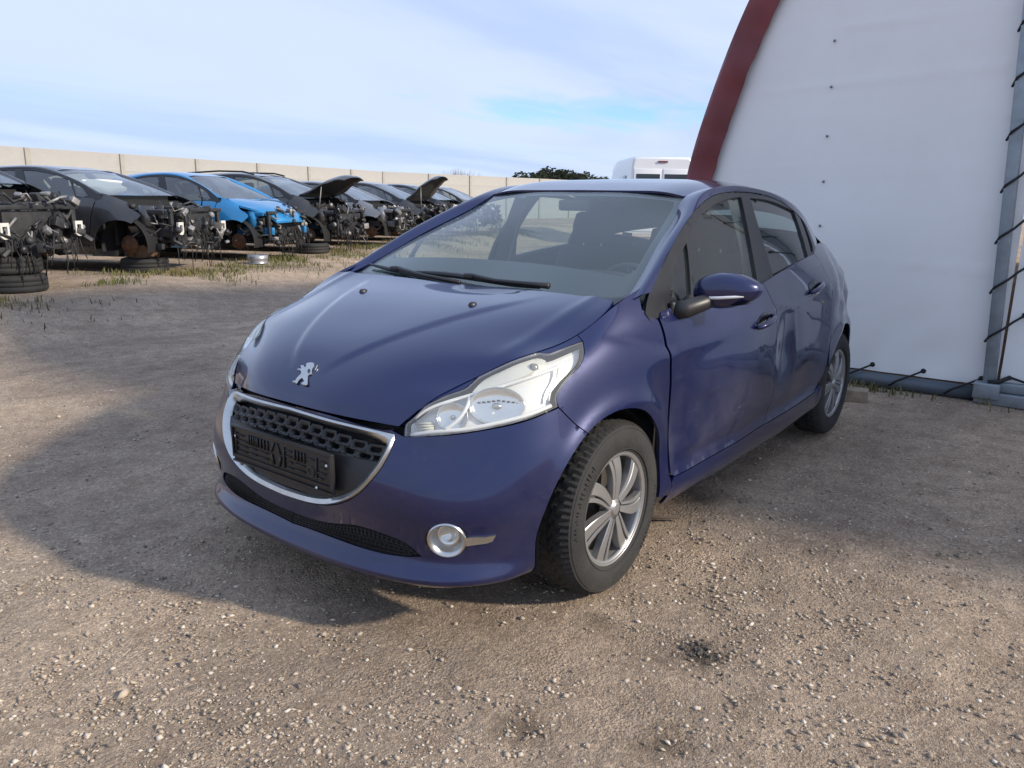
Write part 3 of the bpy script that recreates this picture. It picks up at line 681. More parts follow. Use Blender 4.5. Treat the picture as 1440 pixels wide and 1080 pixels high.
belt_line = [(-.30,.968),(-.5,.978),(-.8,.982),(-1.1,.985),(-1.275,1.0)]
fdoor_poly = side_poly(belt, [(-.425,.318),(-.7,.318),(-1.0,.32)]+bgap[::-1][0:]+belt_line[::-1][1:]+[(x-.011, z) for x, z in fgap])
fdoors = two_sided('front_door', [(belt, fdoor_poly, [])], [P_scuff, P_blue], car, ('scraped and pushed-in left front door', None))
belt_line2 = [(-1.275,1.0),(-1.5,1.030),(-1.75,1.060),(-1.98,1.080),(-2.12,1.088)]
rgap = [(-2.12,1.088),(-2.165,1.02),(-2.20,.90),(-2.20,.75)]
rarch = arc_pts(BX, BZ, BR+.035, 52, 158, 14)
rarch = [p for p in arc_pts(BX, BZ, BR+.03, 20, 175, 40) if p[0] > BX+.20][::1]
rdoor_poly = side_poly(belt, [(-1.34,.328),(-1.6,.33),(-1.9,.335),(-2.08,.345),(-2.13,.40),(-2.165,.50),(-2.19,.62)]+rgap[::-1]+belt_line2[::-1][1:]+bgap[1:-1])
rdoors = two_sided('rear_door', [(belt, rdoor_poly, [])], [P_scuff, P_blue], car, ('left rear door with a deep dent behind the post', None))
ue = 1.0
q_poly = side_poly(belt, [(-2.12,1.088),(-2.165,1.02),(-2.20,.90),(-2.20,.75),(-2.19,.62),(-2.185,.50)]+[p for p in arc_pts(BX, BZ, BR, 25, 190, 34)])+[(belt.side(-2.90, .27)[0], .02)]+[(belt.side(-2.9, .27)[0]+(1-belt.side(-2.9, .27)[0])*i/10, 0) for i in range(1, 11)]+[(1, 1)]+[(1-(1-belt.side(-2.15, 1.10)[0])*i/30, 1) for i in range(1, 30)]
quarters = two_sided('rear_quarter', [(belt, q_poly, [])], [P_scuff, P_blue], car, ('crumpled left rear quarter', None), gap=.0010)
sill_poly = side_poly(belt, [(-.405,.30),(-.425,.318),(-.7,.318),(-1.0,.32),(-1.34,.328),(-1.6,.33),(-1.9,.335),(-2.08,.345),(-2.13,.38),(-2.175,.36),(-2.185,.26)])+[(belt.side(-2.17, .21)[0], 0.0)]
sill_poly += [(belt.side(-2.17, .21)[0]+(belt.side(-.40, .21)[0]-belt.side(-2.17, .21)[0])*i/20, 0) for i in range(1, 21)]+[belt.side(-.40, .245)]
sills = two_sided('sill', [(belt, sill_poly, [])], P_blue, car)
# ---- roof, rails, glass
roof = half_panel('roof', roof_s, [(0, 0)]+[(i/12, 0) for i in range(1, 13)]+[(1, i/40) for i in range(1, 41)]+[(1-i/12, 1) for i in range(1, 13)], [], P_blue, car, h=.03, gap=.001, flange=.01, dent=False)
band_poly = [(.02, 0)]+[(.02+.98*i/40, 0) for i in range(1, 41)]+[(1, i/6) for i in range(1, 7)]+[(1-.98*i/40, 1) for i in range(1, 41)]+[(.02, 1-i/6) for i in range(1, 6)]
rails_o = two_sided('roof_pillar', [(band, band_poly, [])], P_blue, car, gap=.0008, flange=.008)
ws_poly = [(0, .0)]+[(i/12, .0) for i in range(1, 13)]+[(1, i/30) for i in range(1, 31)]+[(1-i/12, 1) for i in range(1, 13)]
windscreen = half_panel('windscreen', ws, ws_poly, [], G_ws, car, h=.03, gap=.0012, flange=.0, dent=False, off=-.004)
# black frit border of the windscreen
frit_in = [(0, .30)]+[(.935*i/12, .30-.02*(i/12)**2) for i in range(1, 12)]+[(.90, .28), (.935, .32)]+[(.945, .34+.60*i/20) for i in range(0, 20)]+[(.93, .955)]+[(.93*(1-i/12), .965) for i in range(1, 12)]+[(0, .965)]
frit = half_panel('windscreen_border', ws, [(0, 0)]+[(i/12, .0) for i in range(1, 13)]+[(1, i/30) for i in range(1, 31)]+[(1-i/12, 1) for i in range(1, 12)]+[(0, 1)]+frit_in[::-1], [], M_gloss, windscreen, h=.02, gap=.0005, flange=.0, dent=False, off=-.0085)
dlo = smooth_poly([(906,441),(908,425),(916,402),(927.5,379),(945.8,342),(968.7,305.6),(989,283.8),(1007.7,273.5),(1042,270.8),(1071.9,274.7),(1097,283.9),(1115.4,295.3),(1131.5,317),(1143,340),(1148,359),(1133.7,366.5),(1087.9,393),(1067,402),(1015,415),(960,433),(913,453)], corners=[0, 14, 20], n=3)
g_f1 = [(941,416),(946,377),(964,343),(970,414),(955,424)]
g_f2 = smooth_poly([(974,421),(968,330),(985,304),(1003,290),(1022,281),(1041,278.5),(1050,320),(1064,398),(1020,410)], corners=[0, 1, 5, 7], n=4)
g_r = smooth_poly([(1054,279.5),(1074,281.6),(1097,289),(1115.4,298),(1126,329),(1135.5,362.5),(1110,376),(1086.8,389.5),(1072,340)], corners=[0, 3, 5, 7], n=4)
g_q = [(1121,300),(1132,320),(1141,345),(1142.5,353),(1139.5,355.5)]
def sp(S, pts): return [S.px(x, y) for x, y in pts]
wf = two_sided('window_frame', [(glass_s, sp(glass_s, dlo), [sp(glass_s, q) for q in (g_f1, g_f2, g_r, g_q)])], M_black, car, off=.004, flange=.016, h=.03)
for o_ in wf: o_.data.materials[0] = M_gloss2
for nm, poly, par in (('window_glass', g_f2, fdoors), ('corner_window', g_f1, fdoors), ('window_glass', g_r, rdoors), ('corner_window', g_q, quarters)):
    pl = list(inset(np.array(sp(glass_s, poly))*[glass_s.Lu, glass_s.Lv], -.008)/[glass_s.Lu, glass_s.Lv])
    a, b = two_sided(nm, [(glass_s, pl, [])], G_side, car, off=-.006, flange=0, h=.04)
    a.parent = par[0]; b.parent = par[1]
# tailgate and rear window (seen only through the cabin)
tg = MB()
re = [roof_s.ev(np.array([i/10]), np.array([1.0]), False)[0] for i in range(11)]
bt = belt.ev(np.linspace(1, belt.side(-2.80, 1.10)[0], 11), np.ones(11), False)
rw = MB(); rows = [[np.array(a)*(1-t)+np.array(b)*t for a, b in zip(re, bt)] for t in np.linspace(0, .55, 5)]
full = [r[::-1]+[q*[1, -1, 1] for q in r[1:]] for r in rows]
rw.sheet([[q for q in r[2:-2]] for r in full]); rw.build('rear_window', G_side, car)
rows = [[np.array(a)*(1-t)+np.array(b)*t for a, b in zip(re, bt)] for t in np.linspace(.54, 1.0, 4)]
tg.sheet([r[::-1]+[q*[1, -1, 1] for q in r[1:]] for r in rows])
for sgn in (0, 1):
    rr = [[np.array(a)*(1-t)+np.array(b)*t for a, b in list(zip(re, bt))[8:]] for t in np.linspace(0, .56, 4)]
    if sgn: rr = [[q*[1, -1, 1] for q in r] for r in rr]
    tg.sheet(rr)
tg.build('tailgate', P_blue, car)
# ---------------------------------------------------------------- wheels
def rotY(s): return Matrix.Rotation(-math.pi/2*s, 4, 'X')       # local Z -> outward (+/-Y)
def tyre_mesh():
    mb = MB(); S = 168
    prof = [(.196, .070), (.203, .084), (.222, .0935), (.250, .0955), (.276, .091), (.294, .083), (.3035, .072), (.309, .058), (.3105, .040), (.3105, .036), (.3105, .022), (.3105, .018), (.3110, .002)]
    prof = prof+[(r, -h) for r, h in prof[::-1][1:]]; n = len(prof); V = []
    for k in range(S):
        t = 2*math.pi*k/S
        for i, (r, h) in enumerate(prof):
            tread = r > .300
            if tread:
                g = 0
                if abs(abs(h)-.038) < .0025 or abs(abs(h)-.020) < .0025: g = .0
                sh = abs(h) > .045
                kk = (k+(0 if h > 0 else 1)+int(abs(h)*140)) % 4
                if kk == 0: g = .009
                elif sh and kk == 2: g = .007
                if abs(h) < .004: g = .006
                r = r-g
            V.append((r*math.cos(t), r*math.sin(t), h))
    F = []
    for k in range(S):
        a = k*n; b = ((k+1) % S)*n
        for i in range(n-1): F.append((a+i, b+i, b+i+1, a+i+1))
    mb.add(V, F)
    # raised rings on the outer wall
    for r0 in (.214, .286): mb.lathe([(r0-.0022, .0905 if r0 < .25 else .0868), (r0, .0935 if r0 < .25 else .0888), (r0+.0022, .0925 if r0 < .25 else .0858)], 96)
    return mb
tyre_proto = tyre_mesh()
def sidewall_marks():
    # raised bars and blocks of the moulded sidewall lettering (not legible in the photograph)
    mb = MB(); rnd = random.Random(3)
    for base in (0.35, 0.35+math.pi):
        a = base
        for i in range(9):
            w = rnd.choice((.012, .016, .016, .02)); r = .262
            R_ = Matrix.Rotation(a, 4, 'Z') @ Matrix.Translation((r, 0, .0955))
            mb.box((R_ @ Vector((0, 0, 0))), (.020, w*.25, .0012), R_.to_3x3()); R2 = Matrix.Rotation(a+w*.7/r, 4, 'Z') @ Matrix.Translation((r, 0, .0955))
            mb.box((R2 @ Vector((0, 0, 0))), (.020 if i % 2 else .005, w*.3, .0012), R2.to_3x3())
            a += (w+.012)/r
    return mb
def spoke_pair():
    """one twin blade of the wheel cover, swept sideways"""
    a_, b_ = MB(), MB()
    for mb, a0, w0, w1, o0 in ((a_, .0, .020, .050, -.004), (b_, .0, .008, .021, .0)):
        rows = []
        for j in range(11):
            t = j/10; r = .034+.158*t; an = a0+.10*t**1.6-.05*math.sin(math.pi*t)
            off_ = (0 if mb is a_ else (.5*(.020+.030*t)+.0045+.004*t+.5*(.008+.013*t)))
            w = w0+(w1-w0)*t; h = .0805+.004*math.sin(math.pi*t)-.006*t**2
            tv = Vector((-math.sin(an), math.cos(an), 0)); c = Vector((r*math.cos(an), r*math.sin(an), h))+tv*off_
            row = []
            for q, dz in ((-.5, -.026), (-.5, -.002), (-.44, 0), (.44, -.0012), (.5, -.0035), (.5, -.026)):
                p = c+tv*(w*q); p.z += dz; row.append(p)
            rows.append(row)
        mb.sheet(rows)
    return a_, b_
spoke_a, spoke_b = spoke_pair()
proto = {}
def build_wheel(x, s, y0):
    mw = Matrix.Translation((x, s*y0, .3105)) @ rotY(s)
    rim = MB()
    rim.lathe([(.196, -.07), (.200, -.072), (.203, .074), (.2065, .080), (.2045, .0835), (.198, .082), (.190, .070), (.186, .020), (.18, -.06)], 72)
    if 'rim' not in proto:
        o = rim.build('wheel', M_alu, car); proto['rim'] = o
        bd = MB(); bd.lathe([(.0, .020), (.06, .022), (.065, .012), (.130, .010), (.132, -.004), (.186, -.02)], 48); proto['disc'] = bd.build('brake_disc', M_steel, o)
        t = tyre_proto.build('tyre', M_rub, o); sharp(t, 28); proto['tyre'] = t
        sidewall_marks().build('sidewall_marking', M_rub, t)['kind'] = 'stuff'
        proto['sw'] = t.children[0]
        rg = MB(); rg.lathe([(.196, .066), (.2005, .0785), (.197, .0815), (.187, .0775), (.186, .066)], 72); proto['ring'] = rg.build('cover_ring', M_alu, o)
        hub = MB(); hub.lathe([(.0, .086), (.019, .0855), (.0225, .084), (.024, .079), (.034, .078), (.040, .072), (.040, .04)], 36); proto['hub'] = hub.build('hub_cap', M_alu, o)
        proto['spk'] = []
        for k in range(7):
            for mb in (spoke_a, spoke_b):
                q = (mb.build('spoke', M_alu, o) if k == 0 else bpy.data.objects.new('spoke', proto['spk'][0 if mb is spoke_a else 1].data))
                if k: col.objects.link(q); q.parent = o
                q.rotation_euler = (0, 0, 2*math.pi*k/7); proto['spk'].append(q)
                if k == 0: sharp(q, 20)
        o.matrix_world = mw; return o
    o = proto['rim'].copy(); col.objects.link(o); o.parent = car; o.matrix_world = mw
    for ch in list(proto['rim'].children):
        c = ch.copy(); col.objects.link(c); c.parent = o
    return o
for x, s, y0 in ((-.018, 1, .737), (-2.535, 1, .735), (-.018, -1, .737), (-2.535, -1, .735)):
    w = build_wheel(x, s, y0); w.rotation_euler.rotate_axis('Z', random.uniform(0, 6))
# wheel wells, underbody, inner shell
for cx, cz, r in ((AX, AZ, AR-.004), (BX, BZ, BR-.004)):
    for s in (1, -1):
        M4 = Matrix.Translation((cx, 0, cz)) @ Matrix.Rotation(math.pi/2, 4, 'X')     # local z -> -y
        y_out = .790 if s > 0 else .825
        well = MB(); well.lathe([(.0, -s*.52), (r, -s*.52), (r, -s*y_out)], 40, M4, arc=(math.radians(-18), math.radians(198))); well.build('wheel_well', M_dark, car)
ub_ = MB(); ub_.box((-1.3, 0, .27), (2.1, 1.46, .10)); ub_.box((.20, 0, .42), (.62, .98, .48)); ub_.box((-2.6, 0, .40), (.75, .98, .30)); ub_.build('underbody', M_dark, car, smooth=False)
sh_poly = [belt.side(x, z) for x, z in arc_pts(AX, AZ, AR+.02, 100, 196, 16)]+[belt.side(-.40, .24)]+[belt.side(x, .24) for x in (-.8, -1.2, -1.6, -2.0, -2.14)]+[belt.side(x, z) for x, z in arc_pts(BX, BZ, BR+.02, 10, 192, 26)]+[(belt.side(-2.92, .30)[0], .05), (.999, .05), (.999, .93), (belt.side(-.3, .93)[0], .90), (belt.side(-.04, .75)[0], .80)]
DENT[0] = True
two_sided('inner_shell', [(belt, sh_poly, [])], M_dark, car, off=-.050, flange=0, h=.04)  # added dark shell, set in to block light through the panel gaps

# ---------------------------------------------------------------- headlights
def bp(px, py, depth, mir=False):
    u, v = belt.px(px, py); u = np.array([u]); v = np.array([v]); p = belt.ev(u, v, False)[0]-belt.nrm_raw(u, v)[0]*depth
    return Vector((p[0], -p[1] if mir else p[1], p[2]))
def z5(x, y): return (560+x/5.143, 470+y/5.143)       # coordinates measured on an enlarged view of the lamp
hl_cut = cut(belt, HLuv, [], .012, .003)
hl_in = cut(belt, list(inset(resample(np.array(HLuv)*[belt.Lu, belt.Lv], .012), .004)/[belt.Lu, belt.Lv]), [], .012, 0)
sig_px = [z5(*q) for q in smooth_poly([(530,395),(600,318),(720,255),(860,192),(960,158),(1030,146),(1075,165),(1040,205),(900,285),(760,335),(640,378),(560,410)], corners=[0, 6], n=3)]
sig_cut = cut(belt, [belt.px(*q) for q in sig_px], [], .010, 0)
for mir in (False, True):
    lamp = new_obj('headlight', *panel_mesh(belt, hl_in, mir, -.034, -.030, False), M_bezel, car)
    V, F = panel_mesh(belt, hl_cut, mir, .001, .006, False); new_obj('lens', V, F, G_lens, lamp)
    for cxp, rx, rz, dep, kind in (((715, 505), .082, .056, .020, 'low_beam_reflector'), ((385, 585), .046, .042, .018, 'high_beam_reflector')):
        c = bp(*z5(*cxp), dep, mir); s = -1 if mir else 1
        nq = belt.nrm_raw(*(np.array([w_]) for w_ in belt.px(*z5(*cxp))))[0]; fwd = Vector((nq[0], nq[1]*s, nq[2]*.6)).normalized(); side_ = Vector((0, 0, 1)).cross(fwd).normalized(); up = fwd.cross(side_)
        M4 = Matrix(((side_.x*rx, up.x*rz, fwd.x, c.x), (side_.y*rx, up.y*rz, fwd.y, c.y), (side_.z*rx, up.z*rz, fwd.z, c.z), (0, 0, 0, 1)))
        mb = MB(); mb.lathe([(.12, -.012), (.35, -.011), (.60, -.009), (.82, -.005), (.97, .000), (1.0, .004), (1.04, .003), (1.05, -.012)], 40, M4); r_ = mb.build(kind, M_refl, lamp)
        mb = MB(); mb.lathe([(0, -.002), (.10, -.003), (.17, -.006), (.19, -.010), (.19, -.014)], 20, M4); mb.build('bulb_shield', M_chrome, r_)
        if kind[0] == 'l':
            mb = MB()
            for q in range(9): mb.tube([M4 @ Vector((-.72+.18*q, .30-.03*abs(q-4), -.008)), M4 @ Vector((-.60+.18*q, .30-.03*abs(q-4), -.008))], .0028, 6)
            mb.build('reflector_rib', M_steel, r_)
    def stick(name, pts, dep, r, m_, seg=8):
        mb = MB(); mb.tube([bp(*z5(*q), dep, mir) for q in smooth_poly(pts, n=5, closed=False)], r, seg); return mb.build(name, m_, lamp)
    stick('light_guide', [(110,600),(180,548),(330,480),(500,428),(700,372),(850,330),(1010,280),(1165,222)], .012, .0052, M_bezel)
    stick('lower_strip', [(80,725),(280,705),(460,690),(650,655),(850,610),(1000,565),(1120,515)], .012, .0065, M_bezel)
    stick('divider', [(515,440),(490,520),(440,600),(375,660),(330,690)], .012, .0060, M_bezel)
    stick('side_guide', [(1175,230),(1160,320),(1120,400),(1105,480)], .014, .004, M_bezel)
    V, F = panel_mesh(belt, sig_cut, mir, -.016, .022, False); sg = new_obj('turn_signal', V, F, M_amber, lamp)
    c = bp(*z5(985, 205), .012, mir); mb = MB(); mb.lathe([(0, .006), (.010, .004), (.014, -.004), (.015, -.012)], 16, Matrix.Translation(c)); mb.build('signal_bulb', mat('bulb_grey', (.28, .28, .26), rough=.25, metal=.5), sg)
    # dark recess slats beside the inner tip
    mb = MB()
    for k in range(4): mb.tube([bp(*z5(100+10*k, 640+22*k), .020, mir), bp(*z5(240, 630+20*k), .024, mir)], .0035, 6)
    mb.build('tip_rib', M_amber, lamp)

# ---------------------------------------------------------------- grille, plate holder, emblem
full_yz = [(y, z) for y, z in grille_yz]+[(-y, z) for y, z in grille_yz[::-1][1:-1]]
def bf(y, z, depth=0.0):
    u, v = belt.front(abs(y) if abs(y) > 1e-5 else 1e-5, z); u = np.array([u]); v = np.array([v]); p = belt.ev(u, v, False)[0]-belt.nrm_raw(np.maximum(u, .002), v)[0]*depth
    return Vector((p[0], p[1] if y >= 0 else -p[1], p[2]))
gr = MB()
inner = inset(np.array(full_yz), .021); mid = inset(np.array(full_yz), .009)
L0 = [bf(y, z, .006) for y, z in inset(np.array(full_yz), -.001)]; L1 = [bf(y, z, -.004) for y, z in inset(np.array(full_yz), .004)]; L2 = [bf(y, z, -.007) for y, z in mid]; L3 = [bf(y, z, .002) for y, z in inner]; L4 = [bf(y, z, .022) for y, z in inset(np.array(full_yz), .023)]
rows = [L0, L1, L2, L3, L4]; n = len(L0); gr.sheet([r+[r[0]] for r in rows])
grille = gr.build('grille', M_chrome, car); sharp(grille, 50)
bk = MB(); ys = np.linspace(-.46, .46, 41); bk.sheet([[bf(y, z, .060) for y in ys] for z in np.linspace(.345, .668, 8)]); bk.build('grille_backing', M_dark, grille)
def inside_g(y, z, d=.024): return bool(inpoly(np.array([[y, z]]), inset(np.array(full_yz), d))[0])
def ztop(y): return .663-.030*(abs(y)/.43)**2
hx = MB()      # rounded openings framed by plastic rings, in staggered rows
def add_ring(y, z, w, h_, dep=.020):
    pts = [(-w/2+h_*.35, -h_/2), (w/2-h_*.35, -h_/2), (w/2, 0), (w/2-h_*.35, h_/2), (-w/2+h_*.35, h_/2), (-w/2, 0)]
    o_ = [bf(y+a*1.16, z+b*1.30, dep) for a, b in pts]; i_ = [bf(y+a*.80, z+b*.66, dep+.002) for a, b in pts]; j_ = [bf(y+a*.78, z+b*.62, dep+.022) for a, b in pts]
    hx.sheet([r+[r[0]] for r in (o_, i_, j_)])
for row in range(3):
    zo = .012+.0285*row
    for k in range(-12, 13):
        y = k*.062+(.031 if row % 2 else 0); z = ztop(y)-.018-zo*1.0
        if inside_g(y, z, .030): add_ring(y, z, .060, .026)
for row in range(2):
    for k in range(-8, 9):
        y = k*.062+(.031 if row % 2 else 0); z = .392-.024*row+.010*(y/.3)**2
        if inside_g(y, z, .022): add_ring(y, z, .060, .022, .030)
hx.build('grille_mesh', M_black, grille)['kind'] = 'stuff'
blk = MB()      # plain plate behind the number plate
zz = np.linspace(.412, .575, 8)
for sgn in (1, -1):
    for zi in range(7):
        z0, z1 = zz[zi], zz[zi+1]
        def yl(z):
            y = .25
            while y < .47 and inside_g(y, z, .022): y += .004
            return y
        a0, a1 = yl(z0), yl(z1)
        blk.sheet([[bf(sgn*y, z0, .016) for y in np.linspace(.20, a0, 6)], [bf(sgn*y, z1, .016) for y in np.linspace(.20, a1, 6)]], flip=sgn < 0)
blk.sheet([[bf(y, z, .016) for y in np.linspace(-.22, .22, 12)] for z in (.41, .58)])
blk.sheet([[bf(y, .575, .016) for y in np.linspace(-.40, .40, 20)], [bf(y, .581, .028) for y in np.linspace(-.40, .40, 20)]])
blk.build('grille_panel', M_black, grille)
# number plate holder (empty, moulded ribs and catches)
PX, PZ0, PZ1 = .760, .450, .584
ph = empty('plate_holder', (0, 0, 0)); bpy.data.objects.remove(ph)
M_ph = mat('plate_holder_black', (.012, .012, .013), rough=.38, dirt=.2, dirt_col=(.10, .09, .08))
pm = MB()
pm.box((PX-.008, 0, (PZ0+PZ1)/2), (.014, .530, PZ1-PZ0), bev=.004)
for z in (PZ1-.005, PZ0+.005, PZ0+.026): pm.box((PX+.001, 0, z), (.008, .530, .007), bev=.002)
for y in (-.261, .261): pm.box((PX+.001, y, (PZ0+PZ1)/2+.008), (.008, .007, PZ1-PZ0-.02), bev=.002)
plate = pm.build('plate_holder', M_ph, car); sharp(plate, 40)
rb = MB(); rnd = random.Random(5); zc_ = (PZ0+PZ1)/2+.012
for y0, y1, kind in ((-.24, -.175, 'f'), (-.165, -.125, 'v'), (-.115, -.06, 'v'), (-.05, .02, 'x'), (.03, .075, 'f'), (.085, .135, 'v'), (.145, .185, 'd'), (.195, .245, 'f')):
    w = y1-y0; yc = (y0+y1)/2
    if kind == 'f':
        for q in (-.034, -.015, .004, .023): rb.box((PX+.002, yc+rnd.uniform(-.01, .01), zc_+q), (.004, w*rnd.uniform(.5, .95), .0035))
        rb.box((PX+.002, y0, zc_-.004), (.004, .004, .07))
    elif kind == 'v':
        for q in np.linspace(y0, y1, 4): rb.box((PX+.002, q, zc_+.016), (.004, .0045, .034))
        rb.box((PX+.002, yc, zc_-.012), (.004, w, .004)); rb.box((PX+.002, yc, zc_-.032), (.004, w, .004))
    elif kind == 'x':
        for sg in (1, -1):
            rb.box((PX+.002, yc+sg*.016, zc_+.018), (.003, .004, .042), Matrix.Rotation(sg*.45, 3, 'X')); rb.box((PX+.002, yc+sg*.020, zc_-.024), (.003, .008, .036), Matrix.Rotation(-sg*.25, 3, 'X'))
    else:
        rb.lathe([(.012, 0), (.014, .003), (.017, .003), (.018, 0)], 20, Matrix.Translation((PX, yc, zc_-.022)) @ Matrix.Rotation(math.pi/2, 4, 'Y')); rb.box((PX+.002, yc, zc_+.02), (.004, w, .004))
rb.build('rib', M_ph, plate)['kind'] = 'stuff'
for y, z in ((-.243, .545), (.243, .545), (.19, .461)):
    mb = MB(); mb.lathe([(0, .004), (.0035, .0035), (.005, 0)], 12, Matrix.Translation((PX+.001, y, z)) @ Matrix.Rotation(math.pi/2, 4, 'Y')); mb.build('screw', M_bezel, plate)
# emblem: the standing lion outline, raised from the bonnet
def hp(px, py, depth):
    u, v = hood_s.px(px, py); u = np.array([max(u, 0)]); v = np.array([v]); p = hood_s.ev(u, v)[0]-hood_s.nrm_raw(np.maximum(u, .002), v)[0]*depth
    return p
def ze(x, y): return (405+x/21.6, 500+y/21.6)
e0 = hp(*ze(520, 560), 0); ex = None
c0, cx_, cy_ = (np.array(at_x(*ze(*q), float(e0[0]))) for q in ((520, 560), (620, 560), (520, 460)))
lion = [(580,265),(660,238),(770,235),(822,268),(812,335),(775,400),(752,445),(752,540),(728,590),(660,615),(628,640),(622,780),(616,905),(560,932),(480,918),(420,880),(450,850),(520,815),(508,780),(480,755),(455,700),(400,735),(330,800),(312,850),(270,880),(225,845),(175,840),(160,805),(200,785),(250,790),(290,715),(350,650),(420,580),(430,520),(390,470),(310,462),(305,435),(360,418),(430,425),(412,340),(425,315),(500,318),(520,365),(560,380),(580,330)]
nn = hood_s.nrm_raw(np.array([.004]), np.array([hood_s.px(*ze(520, 560))[1]]))[0]; nn[1] = 0; nn /= np.linalg.norm(nn)
e2 = np.cross(nn, [0, 1, 0]); e2 = e2 if e2[2] > 0 else -e2; e1 = np.array([0, 1, 0.])
def lp(x, y, lift):
    d = ray(*ze(x, y)); t = ((np.array(e0)-CAM)@nn)/(d@nn); return CAM+d*t+nn*lift
em = MB(); nP = len(lion); lo_ = [lp(*q, .001) for q in lion]; cen = np.mean(lo_, axis=0)
hi_ = [lp(*q, .005) for q in lion]; tp = [lp(*q, .0065) for q in inset(np.array(lion, float), 9.0)]
b0 = len(em.v); em.add(lo_+hi_, [(i, (i+1) % nP, nP+(i+1) % nP, nP+i) for i in range(nP)]); em.add(hi_+tp, [(i, (i+1) % nP, nP+(i+1) % nP, nP+i) for i in range(nP)])
em.add(tp, [tuple(range(nP))]); em.tube([lp(915, 320, .004), lp(885, 400, .004), (lp(850, 465, .004))], .0022, 6)
emb = em.build('emblem', M_chrome, car, smooth=False)
em2 = MB(); q2 = [lp(*q, .0072) for q in ((640,455),(690,440),(712,480),(700,540),(650,580),(632,530))]; em2.add(q2, [tuple(range(6))]); em2.build('emblem_cutout', M_gloss, emb, smooth=False)
# lower intake grid
ib = MB(); uvt = intake_uv; m_ = len(uvt)//2
ip = [np.array(q) for q in intake_uv]
def iv(u, t):   # intake lower/upper v at u
    up_ = [q for q in intake_uv[:len(intake_uv)*7//12+1]]; lo2 = [q for q in intake_uv[len(intake_uv)*7//12:]][::-1]
    a = np.interp(u, [q[0] for q in up_], [q[1] for q in up_]); b = np.interp(u, [q[0] for q in lo2], [q[1] for q in lo2]); return b+(a-b)*t
umax = max(q[0] for q in intake_uv); US = np.linspace(0, umax, 40)
def bpt(u, v, d, s=1):
    u = np.array([u]); v = np.array([v]); p = belt.ev(u, v, False)[0]-belt.nrm_raw(np.maximum(u, .002), v)[0]*d; return (p[0], p[1]*s, p[2])
for s in (1, -1): ib.sheet([[bpt(u, iv(u, t)+(t-.5)*.04, .022, s) for u in US] for t in (0, .5, 1)])
intake = ib.build('lower_intake', M_dark, car)
ig = MB()
for s in (1, -1):
    for t in np.linspace(.1, .9, 6): ig.tube([bpt(u, iv(u, t), .012, s) for u in US[:-2]], .0016, 4)
    for i, u in enumerate(np.linspace(.003, umax*.97, 64)):
        d_ = .010/belt.Lu*(1 if i % 2 else -1)
        ig.tube([bpt(max(u-d_, 0), iv(u, .03), .012, s), bpt(max(u+d_, 0), iv(u, .97), .012, s)], .0013, 4)
ig.build('intake_mesh', M_black, intake)['kind'] = 'stuff'
# ---------------------------------------------------------------- fog lamps
fn_ = belt.nrm_raw(np.array([fog_c[0]]), np.array([fog_c[1]]))[0]; fp = belt.ev(np.array([fog_c[0]]), np.array([fog_c[1]]), False)[0]
for s in (1, -1):
    nrm = Vector((fn_[0], fn_[1]*s, fn_[2])); c = Vector((fp[0], fp[1]*s, fp[2]))
    q = nrm.to_track_quat('Z', 'Y').to_matrix().to_4x4(); M4 = Matrix.Translation(c) @ q
    mb = MB(); mb.lathe([(.0605, -.012), (.0605, .002), (.057, .0055), (.052, .004), (.046, -.008), (.037, -.030), (.034, -.034)], 48, M4)
    fl = mb.build('fog_lamp', M_chrome, car); sharp(fl, 50)
    fw = Vector((.88, .46*s, 0)).normalized().to_track_quat('Z', 'Y').to_matrix().to_4x4(); c2 = c-nrm*.030
    mb = MB(); mb.lathe([(0, .012), (.012, .011), (.022, .007), (.029, .0)], 28, Matrix.Translation(c2) @ fw); mb.build('fog_lens', G_lens, fl)
    mb = MB(); mb.lathe([(0, -.016), (.012, -.014), (.024, -.004), (.030, .002), (.036, .001), (.037, -.02)], 28, Matrix.Translation(c2) @ fw); mb.build('fog_reflector', M_refl, fl)
    mb = MB(); blade = [(655,755),(668,754),(683,754),(697,751),(692,760),(683,763),(668,765),(655,767)]
    top_ = [bp(a, b, -.006, s < 0) for a, b in blade]; bot = [bp(a, b, .010, s < 0) for a, b in blade]; k = len(blade)
    mb.add(top_+bot, [tuple(range(k))]+[(i, (i+1) % k, k+(i+1) % k, k+i) for i in range(k)]); mb.build('chrome_blade', M_chrome, fl, smooth=False)
    bk_ = MB(); bk_.lathe([(.066, -.0015), (.0605, -.006), (.0605, -.03)], 40, M4); bk_.build('lamp_seal', M_gloss, fl)
